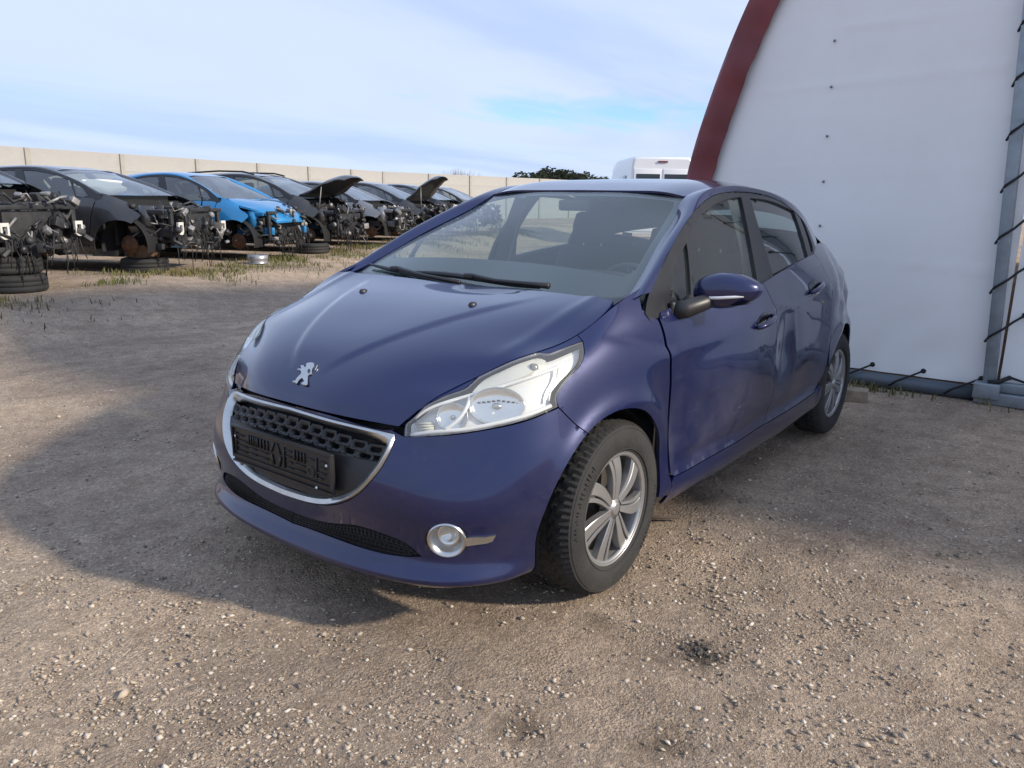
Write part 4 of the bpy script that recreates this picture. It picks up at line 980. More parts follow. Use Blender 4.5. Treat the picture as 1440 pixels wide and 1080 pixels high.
# ---------------------------------------------------------------- mirrors, handles, wipers, nozzles
def mirror_shell(s):
    c = Vector((-.575, .928*s, 1.030)); rows = []; nu_, nv_ = 26, 30
    for i in range(nu_+1):                       # from the rounded front to the open back
        t = i/nu_; a = t*math.pi*.62
        row = []
        for j in range(nv_):
            b = 2*math.pi*j/nv_; ky = abs(math.cos(b))**.86*math.copysign(1, math.cos(b)); kz = abs(math.sin(b))**.86*math.copysign(1, math.sin(b))
            rr = math.sin(min(a, math.pi/2))**.80
            y = .116*ky*rr; z = .068*kz*rr; z *= 1-.28*max(0, y/.103); z -= .012*(y/.103)*0
            x = .062*math.cos(a) if a < math.pi/2 else .062*math.cos(a)*.9
            x -= .030*(y/.103)                   # swept back towards the tip
            row.append(c+Vector((x, y*s, z+.006*(y/.103))))
        rows.append(row+[row[0]])
    return rows, c
for s in (1, -1):
    rows, c = mirror_shell(s); mb = MB(); mb.sheet(rows, flip=s > 0)
    back = rows[-1][:-1]; mb.add(back, [tuple(range(len(back)))])
    mir = mb.build('wing_mirror', P_blue, car); sharp(mir, 60)
    mb = MB(); g_ = [q+Vector((-.0015, 0, 0)) for q in back]; g_ = [c_+(q-c_)*.88 for q in g_ for c_ in [sum(g_, Vector())/len(g_)]]; mb.add(g_, [tuple(range(len(g_)))]); mb.build('mirror_glass', M_refl, mir, smooth=False)
    st = MB(); pts = []
    for q in np.linspace(-.052, .100, 16):
        yy = q; rr = math.sqrt(max(0.0, 1-(yy/.1035)**2)); x = .062*math.sqrt(max(0, 1-(abs(yy)/.103)**2.2-(.024/.058)**2.2*(.9)))**1.0 if (abs(yy)/.103)**2.2+(.024/.058)**2.2*.9 < 1 else 0.0
        pts.append(Vector((c.x+x-.030*(yy/.103)+.0015, c.y+yy*s, c.z-.0215+.006*(yy/.103)+.006*max(0, yy/.103))))
    rr_ = [.0035]+[.0062]*(len(pts)-2)+[.004]
    st.tube(pts, rr_, 8); st.build('side_repeater', M_bezel, mir)
    lo2 = MB(); rws = []
    for i in range(2, 24, 3):
        pass
    lo2.sheet([[q+Vector((.001*0, 0, -.0012)) if q.z < c.z-.034 else Vector((q.x, q.y, q.z)) for q in r] for r in []] or [[c+Vector((-.02+.05*math.cos(t), .09*s*k-.0, -.040-.012*(1-abs(k))**.5)) for t in np.linspace(0, math.pi, 10)] for k in np.linspace(-.95, .95, 12)]); lo2.build('lower_cover', M_black, mir)
    ar = MB(); ar.tube([Vector((-.405, .80*s, .962)), Vector((-.43, .835*s, .966)), Vector((-.50, .868*s, .985)), Vector((-.555, .885*s, .998))], [.036, .034, .031, .028], 14); ar.box((-.42, .806*s, .968), (.10, .02, .055), bev=.009); ar.build('mirror_arm', M_black, mir)
for (x, z, s, dr) in ((-1.17, .838, 1, fdoors[0]), (-1.90, .925, 1, rdoors[0]), (-1.17, .838, -1, fdoors[1]), (-1.90, .925, -1, rdoors[1])):
    def sd(dx, dz, lift):
        u, v = belt.side(x+dx, z+dz); DENT[0] = s > 0; p = belt.ev(np.array([u]), np.array([v]))[0]+belt.nrm_raw(np.array([u]), np.array([v]))[0]*lift; DENT[0] = True; return Vector((p[0], p[1]*s, p[2]))
    shade_pad = MB(); shade_pad.add([sd(.075*math.cos(t)+.012, .027*math.sin(t)+.010+.012*math.cos(t)*-1, .0025) for t in np.linspace(0, 2*math.pi, 25)[:-1]], [tuple(range(24)) if s < 0 else tuple(range(23, -1, -1))]); cp = shade_pad.build('handle_shade_pad', M_gloss, dr, smooth=False)  # flat black pad painted in for the shaded hollow behind the handle
    hb = MB(); hb.tube([sd(.098, -.016, .004), sd(.085, -.014, .020), sd(.04, -.008, .030), sd(-.04, .004, .030), sd(-.085, .012, .020), sd(-.105, .016, .004)], [.008, .011, .0125, .0125, .011, .009], 12); hb.build('door_handle', P_blue, dr)
def wp(px, py, lift):
    u, v = ws.px(px, py); sg = 1
    if px < 735: # points right of the car's centre: mirrored half
        p = None
    d = ray(px, py)
    # intersect the full (mirrored) screen by marching
    best = None
    for t in np.linspace(1.8, 4.2, 600):
        q = CAM+d*t; e = abs(q[1])
        zs = np.interp(q[0], [-.968, -.78, -.55, -.30, -.10], [1.393, 1.310, 1.200, 1.066, .955])-.010*(e/.6)**2
        if q[2] < zs: best = q; break
    if best is None: best = q
    return Vector(best)+Vector((.45, 0, .89))*lift
for pts, arm, r0 in (([(587,388),(620,391),(655,395),(700,402),(735,407),(761,410.5)], [(664,397),(700,405),(738,409),(775,413)], .012), ([(523,377),(550,384),(585,392),(615,400),(640,405)], [(560,386),(600,397),(650,407)], .010)):
    mb = MB(); P_ = [wp(a, b, .020) for a, b in smooth_poly(pts, n=4, closed=False)]; nn_ = len(P_); mb.tube(P_, [r0*(.55+.45*min(1, min(i, nn_-1-i)/4)) for i in range(nn_)], 8)
    wb = mb.build('wiper', M_black, car)
    mb = MB(); mb.tube([wp(a, b, .034) for a, b in arm], [.010, .008, .009, .012][:len(arm)], 8); mb.box(wp(*arm[0], .030), (.03, .05, .022), bev=.006); mb.build('wiper_arm', M_black, wb)
for s in (1, -1):
    u, v = hood_s.px(665, 431); p = hood_s.ev(np.array([u]), np.array([v]))[0]
    mb = MB(); mb.lathe([(0, .010), (.007, .0095), (.011, .006), (.013, 0), (.013, -.004)], 16, Matrix.Translation((p[0], p[1]*s, p[2])) @ Matrix.Scale(1.5, 4, (1, 0, 0))); mb.build('washer_nozzle', M_black, car)
cw_ = MB(); ys = np.linspace(-.70, .70, 29)
cw_.sheet([[(-.125-.0*abs(y)-.02*(y/.7)**2, y, .996-.0*abs(y)) for y in ys], [(-.19-.05*(y/.7)**2, y, 1.000+.02*(y/.7)**2) for y in ys], [(-.27-.03*(y/.7)**2, y, 1.03+.01*(y/.7)**2) for y in ys]])
cw_.build('cowl', M_black, car)
# crumpled tail lamp
tl = [(-2.84,.625,1.01),(-2.90,.58,.97),(-2.93,.605,.88),(-2.92,.645,.80),(-2.84,.700,.82),(-2.82,.660,.94)]
M_tail = mat('tail_red', (.16, .018, .018), rough=.2, coat=.6)
for s in (1, -1):
    mb = MB(); k = len(tl); o_ = [Vector((x, y*s, z)) for x, y, z in tl]; cen = sum(o_, Vector())/k; i_ = [cen+(q-cen)*.7+Vector((-.012, .020*s, 0)) for q in o_]
    mb.add(o_+i_, [(i, (i+1) % k, k+(i+1) % k, k+i) for i in range(k)]+[tuple(range(k, 2*k))]); mb.build('tail_lamp', M_tail, car, smooth=False)
# ---------------------------------------------------------------- cabin
db = MB(); ys = np.linspace(-.70, .70, 36)
def hump(y): return .075*math.exp(-((y-.36)/.20)**4)
prof = [(-.26, .965), (-.36, .985), (-.50, .995), (-.62, 1.000), (-.70, .985), (-.735, .93), (-.72, .80), (-.66, .60)]
db.sheet([[(x-.02*(1-(y/.7)**2)*0, y, z+hump(y)*max(0, 1-abs(x+.60)/.16)) for y in ys] for x, z in prof]); dash = db.build('dashboard', M_dash, car)
sw = MB(); M4 = Matrix.Translation((-.90, .36, .92)) @ Matrix.Rotation(math.radians(-68), 4, 'Y')
sw.tube([M4 @ Vector((.165*math.cos(t), .175*math.sin(t), 0)) for t in np.linspace(0, 2*math.pi, 33)[:-1]], .014, 8, closed=True); sw.lathe([(0, .02), (.06, .018), (.075, 0), (.06, -.03)], 20, M4)
for t in (0.0, math.pi, -math.pi/2+math.pi): sw.tube([M4 @ Vector((.05*math.sin(t), .05*math.cos(t), 0)), M4 @ Vector((.165*math.sin(t), .17*math.cos(t), 0))], .016, 8)
sw.build('steering_wheel', M_dash, car)
def pad(mb, path, w, th, seg=14):
    rows = []
    for (x, z, k) in path:
        row = []
        for j in range(seg):
            t = 2*math.pi*j/seg; c, s_ = math.cos(t), math.sin(t)
            row.append((th[0]*k*abs(s_)**.6*math.copysign(1, s_), w/2*abs(c)**.45*math.copysign(1, c)*k, 0))
        rows.append((x, z, row))
    return rows
for s in (1, -1):
    def lofted(name, path, w, th, par, y0):
        mb = MB(); rows = []
        for i, (x, z, k) in enumerate(path):
            a = path[max(i-1, 0)]; b = path[min(i+1, len(path)-1)]; d = Vector((b[0]-a[0], 0, b[1]-a[1])).normalized(); nrm = Vector((-d.z, 0, d.x))
            row = []
            for j in range(16):
                t = 2*math.pi*j/16; c, q = math.cos(t), math.sin(t)
                row.append(Vector((x, y0, z))+nrm*(th*k*abs(q)**.6*math.copysign(1, q))+Vector((0, w/2*(.6+.4*k)*abs(c)**.5*math.copysign(1, c), 0)))
            rows.append(row+[row[0]])
        mb.sheet(rows); mb.add(rows[0][:-1], [tuple(range(16))]); mb.add(rows[-1][:-1], [tuple(range(16))])
        return mb.build(name, M_cloth, par)
    y0 = .36*s
    seat = lofted('front_seat', [(-1.02, .52, .5), (-1.08, .53, 1), (-1.30, .51, 1), (-1.50, .49, .9)], .50, .075, car, y0)
    lofted('seat_back', [(-1.47, .50, .9), (-1.54, .70, 1), (-1.61, .92, 1), (-1.66, 1.06, .8), (-1.67, 1.09, .4)], .46, .060, seat, y0)
    lofted('head_restraint', [(-1.665, 1.115, .5), (-1.67, 1.14, .95), (-1.68, 1.21, 1), (-1.69, 1.27, .8), (-1.69, 1.285, .35)], .27, .045, seat, y0)
    for dy in (-.06, .06): mb = MB(); mb.tube([(-1.665, y0+dy, 1.06), (-1.67, y0+dy, 1.14)], .006, 6); mb.build('restraint_post', M_chrome, seat)
    mb = MB(); mb.sheet([[(-1.33, (.625-.01)*s, 1.33), (-1.36, .625*s, 1.33)], [(-1.30, .70*s, 1.0), (-1.33, .70*s, 1.0)], [(-1.28, .70*s, .80), (-1.31, .70*s, .80)]]); mb.build('seat_belt', M_grey, car)
    mb = MB(); mb.sheet([[(-1.26+.0, (.612)*s, 1.36), (-1.38, .612*s, 1.36)], [(-1.24, .705*s, 1.12), (-1.40, .705*s, 1.12)], [(-1.22, .745*s, .95), (-1.44, .745*s, .95)], [(-1.2, .76*s, .5), (-1.46, .76*s, .5)]]); mb.build('pillar_trim', mat('pillar_grey', (.16, .165, .165), rough=.8), car)
mb = MB(); mb.box((-2.30, 0, .55), (.55, 1.25, .16), bev=.05); mb.box((-2.56, 0, .82), (.14, 1.25, .52), Matrix.Rotation(math.radians(-14), 3, 'Y'), bev=.05); bench = mb.build('rear_seat', M_cloth, car)
for y in (-.38, 0, .38): mb = MB(); mb.box((-2.64, y, 1.11), (.09, .24, .13), Matrix.Rotation(math.radians(-10), 3, 'Y'), bev=.04); mb.build('head_restraint', M_cloth, bench)
u_, v_ = np.meshgrid(np.linspace(0, .97, 16), np.linspace(.01, .97, 20), indexing='ij'); P_ = roof_s.raw(u_.ravel(), v_.ravel())-roof_s.nrm_raw(np.maximum(u_.ravel(), .002), v_.ravel())*.03
mb = MB()
for s in (1, -1): mb.sheet([[(q[0], q[1]*s, q[2]) for q in P_[i*20:(i+1)*20]] for i in range(16)], flip=s < 0)
mb.build('headliner', M_grey, car)
mb = MB(); mb.box((-.945, -.01, 1.325), (.03, .17, .05), bev=.012); mb.tube([(-.95, -.01, 1.345), (-.97, -.01, 1.38)], .008, 6); mb.build('rear_view_mirror', M_dash, car)
# ---------------------------------------------------------------- loose stones
def stone_field(name, n_, rmin, rmax, smin, smax, label, power=1.0, seed=1, sector=1.35, pale=False):
    rg = np.random.default_rng(seed)
    r = np.exp(rg.uniform(math.log(rmin), math.log(rmax), n_)); a = YAW+rg.uniform(-sector, sector, n_)
    x = 2.2086+r*np.cos(a); y = 2.0937+r*np.sin(a)
    # clumping, and no stones inside the tyres or under the shed
    keep = np.array([noise.noise(Vector((p*1.1, q*1.1, 9.0)))+.6*noise.noise(Vector((p*3.7, q*3.7, 2.0))) for p, q in zip(x, y)]) > rg.uniform(-.75, .55, n_)
    keep &= (x > -4.0) | (y < -1.2)
    x, y, r = x[keep], y[keep], r[keep]; k = len(x)
    s = smin*np.exp(rg.exponential(.42, k)); s = np.minimum(s, smax)*np.maximum(1, (r/9)**.4)
    base = np.array([(1, 0, 0), (0, 1, 0), (-1, 0, 0), (0, -1, 0), (.35, .3, .75), (-.3, -.2, .8), (0, 0, -.5)])
    F0 = np.array([(0, 1, 4), (1, 5, 4), (1, 2, 5), (2, 3, 5), (3, 4, 5), (3, 0, 4), (1, 0, 6), (2, 1, 6), (3, 2, 6), (0, 3, 6)])
    B = base[None]*(1+rg.uniform(-.35, .35, (k, 7, 3))); th = rg.uniform(0, 6.28, k); c, sn = np.cos(th), np.sin(th)
    el_ = rg.uniform(.75, 1.5, k); fl = rg.uniform(.45, .95, k)
    X = B[:, :, 0]*el_[:, None]; Y = B[:, :, 1]/el_[:, None]; Z = B[:, :, 2]*fl[:, None]
    tl_ = rg.uniform(-.5, .5, k)[:, None]; Z = Z+X*tl_*.6
    z0 = np.array([ground_h(p, q) for p, q in zip(x, y)])
    V = np.stack([x[:, None]+(X*c[:, None]-Y*sn[:, None])*s[:, None], y[:, None]+(X*sn[:, None]+Y*c[:, None])*s[:, None], z0[:, None]+(Z+.12)*s[:, None]], -1).reshape(-1, 3)
    F = (F0[None]+np.arange(k)[:, None, None]*7).reshape(-1, 3)
    me = bpy.data.meshes.new(name); me.vertices.add(len(V)); me.vertices.foreach_set('co', V.ravel()); me.loops.add(len(F)*3); me.loops.foreach_set('vertex_index', F.ravel()); me.polygons.add(len(F)); me.polygons.foreach_set('loop_start', np.arange(len(F))*3); me.update(calc_edges=True); me.validate()
    me.materials.append(M_stone); o = bpy.data.objects.new(name, me); col.objects.link(o); tag(o, label, 'gravel', kind='stuff'); return o
M_stone = bpy.data.materials.new('loose_stone'); M_stone.use_nodes = True; t = M_stone.node_tree
gi = t.nodes.new('ShaderNodeNewGeometry'); rp_ = t.nodes.new('ShaderNodeValToRGB'); t.links.new(gi.outputs['Random Per Island'], rp_.inputs[0]); e = rp_.color_ramp.elements
e[0].color = (.17, .14, .11, 1); e[1].color = (.66, .59, .49, 1); e[1].position = 1.0
for p_, c_ in ((.25, (.29, .235, .18)), (.55, (.40, .325, .245)), (.80, (.47, .39, .30)), (.93, (.54, .47, .385))): q_ = e.new(p_); q_.color = (*c_, 1)
bs = t.nodes['Principled BSDF']; t.links.new(rp_.outputs[0], bs.inputs['Base Color']); bs.inputs['Roughness'].default_value = .88
stone_field('gravel', 130000, .8, 13, .0028, .010, 'fine crushed stone scattered over the yard', seed=3)
stone_field('gravel', 9000, .9, 22, .0050, .012, 'coarser loose stones lying on the yard', seed=8)
stone_field('gravel', 60, 1.2, 12, .011, .022, 'scattered larger stones on the yard', seed=21)
# dark oil-soaked heap of stones in front of the car
oc = at_z(985, 912); mb = MB(); rnd = random.Random(4)
def rock(mb, c, s, rnd):
    bm = bmesh.new(); bmesh.ops.create_icosphere(bm, subdivisions=1, radius=1)
    v = [Vector((q.co.x*s*rnd.uniform(.7, 1.3), q.co.y*s*rnd.uniform(.6, 1.1), q.co.z*s*rnd.uniform(.45, .8))) for q in bm.verts]; bm.verts.index_update(); f = [[w.index for w in p.verts] for p in bm.faces]; bm.free()
    R_ = Matrix.Rotation(rnd.uniform(0, 6), 3, 'Z') @ Matrix.Rotation(rnd.uniform(-.4, .4), 3, 'X'); mb.add([tuple(R_ @ q+Vector(c)) for q in v], f)
for i in range(34):
    a = rnd.uniform(0, 6.28); d = abs(rnd.gauss(0, .06)); rock(mb, (oc[0]+d*math.cos(a)*1.2, oc[1]+d*math.sin(a), ground_h(oc[0], oc[1])+.004), rnd.uniform(.003, .010), rnd)
tag(mb.build('oily_stones', mat('oily_stone', (.075, .065, .055), rough=.7, var=.4, vscale=40), smooth=False), 'small dark oil-soaked patch of stones on the open gravel', 'stones', kind='stuff')

# ================================================================ the white tent hall
SX = -4.10
arch = [(-1.06,0),(-1.01,.8),(-.95,1.54),(-.80,2.11),(-.51,2.87),(.10,3.82),(1.2,4.86),(2.6,5.70),(4.2,6.32),(6.2,6.60),(8.2,6.32),(9.8,5.70),(11.2,4.86),(12.3,3.82),(12.9,2.87),(13.2,2.11),(13.35,1.54),(13.41,.8),(13.46,0)]
arch_s = smooth_poly(arch, n=16, closed=False)
hall = empty('tent_hall', (SX, 6.2, 0)); tag(hall, 'white tarpaulin tent hall with dark red edge trim behind the blue car', 'hall')
M_tarp = mat('white_tarpaulin', (.85, .84, .82), rough=.55, var=.02, vscale=1.6, dirt=.12, dirt_col=(.58, .54, .46), dscale=1.4, bump=.03, bscale=6)
M_red = mat('red_tarpaulin', (.17, .030, .034), rough=.50, var=.18, vscale=3)
M_galv = mat('galvanised_steel', (.27, .31, .34), rough=.45, metal=.55, var=.15, vscale=8, dirt=.3, dirt_col=(.22, .20, .17))
M_pipe = mat('base_pipe', (.10, .125, .15), rough=.5, metal=.3, dirt=.4, dirt_col=(.20, .17, .14))
M_cord = mat('black_cord', (.012, .012, .013), rough=.7)
def hw(p): return Vector(p)-Vector(hall.location)
def zmax_at(y): return float(np.interp(y, arch_s[:, 0], arch_s[:, 1]))
def tarp(name, y0, y1, zb, xoff, wr, m_, ny=60, nz_=46, seed=0.0):
    rows = []
    for i in range(nz_+1):
        row = []
        for j in range(ny+1):
            y = y0+(y1-y0)*j/ny; top = zmax_at(y)-.03; z = zb+(top-zb)*i/nz_
            low = math.exp(-(z-zb)/.28)
            d = wr*(.6*noise.noise(Vector((y*.8, z*.35, seed)))+.35*noise.noise(Vector((y*2.4+z*.7, z*.9, seed+5))))+wr*1.6*low*noise.noise(Vector((y*3.3, z*4.0-y*2.2, seed+9)))
            for zf, sl in ((.62, .02), (.95, -.03), (1.30, .05), (1.55, .03), (1.62, .02), (1.98, -.02), (2.2, .04), (2.6, .0)): d += .009*math.exp(-((z-zf-sl*y)/.014)**2)*max(0, .25+noise.noise(Vector((y*1.1, zf*3, 3.3))))
            d += .012*math.exp(-((y-.155)/.02)**2)*(1 if name[0] == 'g' else 0)*.35
            row.append(hw((SX+xoff+d+.02*low, y, z)))
        rows.append(row)
    mb = MB(); mb.sheet(rows, flip=True); return mb.build(name, m_, hall)
tarp('gable_sheet', -1.03, 1.48, .115, 0, .016, M_tarp, 110, 120)
cur = tarp('curtain_sheet', 1.50, 13.3, .10, .012, .022, mat('white_curtain', (.86, .85, .83), rough=.5, var=.03, vscale=2, dirt=.08, dirt_col=(.5, .47, .4)), 120, 40, 4.0)
# roof skin behind the gable
mb = MB(); xs = [SX+.05, SX-.6, SX-4, SX-9, SX-14, SX-20]
mb.sheet([[hw((x, y, z)) for y, z in arch_s] for x in xs]); mb.build('roof_sheet', M_tarp, hall)
# red trim: a band on the gable face folded over the roof edge
tr = MB(); pa = arch_s[8:-8]; inn = []
for i in range(len(pa)):
    a = pa[max(i-1, 0)]; b = pa[min(i+1, len(pa)-1)]; tt = (b-a)/np.linalg.norm(b-a); nin = np.array([tt[1], -tt[0]]); inn.append(pa[i]+nin*.225)
rws = [[], [], [], [], []]
for i in range(len(pa)):
    w1 = .022*noise.noise(Vector((pa[i][0]*3.5, pa[i][1]*3.5, 1)))+.030*abs(noise.noise(Vector((pa[i][0]*8, pa[i][1]*8, 2))))
    md = (pa[i]+inn[i])/2
    rws[0].append(hw((SX-.35, pa[i][0], pa[i][1]+.012))); rws[1].append(hw((SX+.060, pa[i][0]-.004, pa[i][1]+.014))); rws[2].append(hw((SX+.075+w1, pa[i][0]*.85+inn[i][0]*.15, pa[i][1]*.85+inn[i][1]*.15))); rws[3].append(hw((SX+.068+w1*1.5, md[0], md[1]))); rws[4].append(hw((SX+.050+w1*.5, inn[i][0]+.012*noise.noise(Vector((i*.9, 0, 3))), inn[i][1])))
tr.sheet(rws); sharp(tr.build('edge_trim', M_red, hall), 60)
def pipe(name, a, b, r, m_=M_pipe, seg=12): mb = MB(); mb.tube([hw(a), hw(b)], r, seg); return mb.build(name, m_, hall)
pipe('base_pipe', (SX+.045, -1.0, .055), (SX+.045, 1.40, .055), .052)
mb = MB(); mb.box(hw((SX+.10, 4.0, .050)), (.10, 5.26, .085), bev=.008); mb.build('base_beam', M_galv, hall); mb = MB(); mb.box(hw((SX+.06, 4.0, .128)), (.09, 5.2, .066), bev=.008); mb.build('base_beam', M_galv, hall)
mb = MB(); mb.box(hw((SX+.075, 1.385, 1.60)), (.07, .075, 3.16), Matrix.Rotation(math.radians(2.3), 3, 'X'), bev=.008); post = mb.build('post', M_galv, hall)
mb = MB(); mb.box(hw((SX+.10, 1.44, .10)), (.13, .16, .11), bev=.01); mb.build('post_foot', M_galv, hall)
for k in range(9):
    z = .63+.335*k
    ye = 1.585-.02*k; yp = 1.455-.040*z
    mb = MB(); P0 = Vector((SX+.04, ye, z)); P1 = Vector((SX+.118, yp+.045, z-.10)); P2 = Vector((SX+.122, yp-.025, z-.155)); P3 = Vector((SX+.06, yp-.052, z-.20))
    mb.tube([hw(q) for q in (P0, P0*.5+P1*.5+Vector((.012, 0, .006)), P1, P2, P3)], .0085, 8); cd = mb.build('lacing_cord', M_cord, hall)
    mb = MB(); mb.lathe([(0, .008), (.010, .008), (.018, .004), (.020, 0)], 14, Matrix.Translation(hw(P0)) @ Matrix.Rotation(math.pi/2, 4, 'Y')); mb.build('eyelet', M_cord, cd)
for y in (.58, .93, 1.30, .22, -.15):
    mb = MB(); P0 = Vector((SX+.05, y+.09, .165)); mb.tube([hw(P0), hw((SX+.10, y, .115)), hw((SX+.105, y-.07, .075)), hw((SX+.09, y-.12, .03))], .0075, 8); cd = mb.build('lacing_cord', M_cord, hall)
    mb = MB(); mb.lathe([(0, .010), (.010, .010), (.017, .005), (.019, 0)], 14, Matrix.Translation(hw(P0)) @ Matrix.Rotation(math.pi/2, 4, 'Y')); mb.build('eyelet', M_cord, cd)
mb = MB(); mb.tube([hw((SX+.06, 1.56, .20)), hw((SX+.12, 1.50, .17)), hw((SX+.13, 1.44, .16))], .016, 8); mb.tube([hw((SX+.05, 1.55, .20)), hw((SX+.06, 1.72, .16)), hw((SX+.06, 1.95, .15))], .008, 8); mb.build('lacing_cord', M_cord, hall)
for y, z in ((.135, 2.51), (.145, 2.19), (.15, 1.84), (.158, 1.51), (.165, 1.18), (.13, 2.83)):
    mb = MB(); mb.lathe([(0, .010), (.006, .009), (.009, .004), (.010, 0)], 12, Matrix.Translation(hw((SX+.014, y, z))) @ Matrix.Rotation(math.pi/2, 4, 'Y')); mb.build('bolt', mat('bolt_grey', (.22, .22, .23), rough=.5, metal=.5), hall)
# block of wood against the base pipe
wc = at_z(1201, 566); wb_ = MB(); wb_.box((0, 0, .045), (.13, .34, .085), bev=.006); wo = wb_.build('wood_block', mat('old_wood', (.27, .21, .15), rough=.85, var=.3, vscale=14, bump=.2, bscale=40)); wo.location = (wc[0]-.05, wc[1]-.10, -.005); wo.rotation_euler = (0, 0, math.radians(12)); tag(wo, 'weathered wooden block on the ground beside the rear wheel', 'wood block')
stk = at_z(920, 731); mb = MB(); mb.tube([(0, -.10, .012), (.01, 0, .016), (0, .11, .010)], [.007, .009, .006], 8); so = mb.build('stick', mat('dry_stick', (.10, .075, .055), rough=.9)); so.location = (stk[0], stk[1], 0); so.rotation_euler = (0, 0, math.radians(40)); tag(so, 'short dark stick lying behind the front wheel', 'stick')
# ================================================================ concrete fence
M_conc = mat('concrete_panel', (.40, .388, .365), rough=.9, var=.14, vscale=.9, dirt=.5, dirt_col=(.27, .25, .21), dscale=1.6, bump=.15, bscale=14)
M_cpost = mat('concrete_post', (.36, .34, .30), rough=.9, dirt=.45, dirt_col=(.24, .21, .17), dscale=5, bump=.1, bscale=20)
wall = empty('concrete_fence', (-22.9, -25.1, 0)); tag(wall, 'tall fence of pale concrete panels and posts behind the row of wrecks', 'fence')
posts = [np.array([-6.5, -20.66])+np.array([.965, .2615])*2.9*k for k in (3, 2, 1)]+[np.array([-6.5, -20.66])-np.array([.965, .2615])*2.9*k for k in range(6)]+[np.array([-22.9, -25.1])+np.array([-2.93, .05])*k for k in range(0, 13)]
pm_ = MB(); pm_.box((0, 0, 1.23), (.15, .16, 2.50), bev=.012); pmesh = pm_.build('post', M_cpost, wall, smooth=False)
pn_ = MB(); pn_.box((0, 0, 0), (1.0, .06, .492), bev=.006)
pn0 = pn_.build('panel', M_conc, wall, smooth=False)
first_p = first_q = True
for i, q in enumerate(posts):
    o = pmesh if first_p else pmesh.copy()
    if not first_p: col.objects.link(o)
    first_p = False; o.parent = wall
    nx = posts[min(i+1, len(posts)-1)]-posts[max(i-1, 0)]
    o.location = (q[0]+22.9, q[1]+25.1, -.02); o.rotation_euler = (0, 0, math.atan2(nx[1], nx[0]))
    if i < len(posts)-1:
        a, b = q, posts[i+1]; L_ = np.linalg.norm(b-a)-.09
        for k in range(5):
            o = pn0 if first_q else pn0.copy()
            if not first_q: col.objects.link(o)
            first_q = False; o.parent = wall; c = (a+b)/2
            o.location = (c[0]+22.9, c[1]+25.1, .245+.492*k+.002*k); o.scale = (L_, 1, 1); o.rotation_euler = (random.uniform(-.006, .006), 0, math.atan2((b-a)[1], (b-a)[0])+random.uniform(-.002, .002))

# ================================================================ wrecked cars in the row
DENT[0] = False
LOW = {}
def low(name, S, poly, holes=(), h=.05): LOW[name] = (S, cut(S, poly, list(holes), h, .002))
low('fender', belt, fend_poly); low('front_door', belt, fdoor_poly); low('rear_door', belt, rdoor_poly); low('rear_quarter', belt, q_poly); low('sill', belt, sill_poly)
low('roof_pillar', band, band_poly); low('window_frame', glass_s, sp(glass_s, dlo), [sp(glass_s, q) for q in (g_f1, g_f2, g_r, g_q)])
for nm, q in (('gf', g_f2), ('gc', g_f1), ('gr', g_r), ('gq', g_q)): low(nm, glass_s, sp(glass_s, q))
G_old = glass_mat('wreck_glass', (.58, .64, .63), dens=.7, film=.06, filmcol=(.40, .44, .45))
M_guts = mat('engine_dark', (.022, .022, .023), rough=.6, var=.5, vscale=9)
M_alloy = mat('engine_alloy', (.30, .29, .28), rough=.5, metal=.5, dirt=.5, dirt_col=(.08, .06, .05))
M_rust = mat('rust', (.13, .06, .030), rough=.85, var=.4, vscale=12)
M_white = mat('bracket_white', (.62, .60, .55), rough=.5, dirt=.3)
def half_sheet(S, nu_=14, nv_=24, v0=0.0, v1=1.0):
    U, V = np.meshgrid(np.linspace(0, 1, nu_), np.linspace(v0, v1, nv_), indexing='ij'); P_ = S.ev(U.ravel(), V.ravel(), False).reshape(nu_, nv_, 3); return P_
def sym_sheet(S, warp, v0=0.0, v1=1.0):
    P_ = half_sheet(S, v0=v0, v1=v1); rows = np.concatenate([P_[::-1]*[1, -1, 1], P_[1:]], 0); return [[warp(np.array([q]))[0] for q in r] for r in rows]
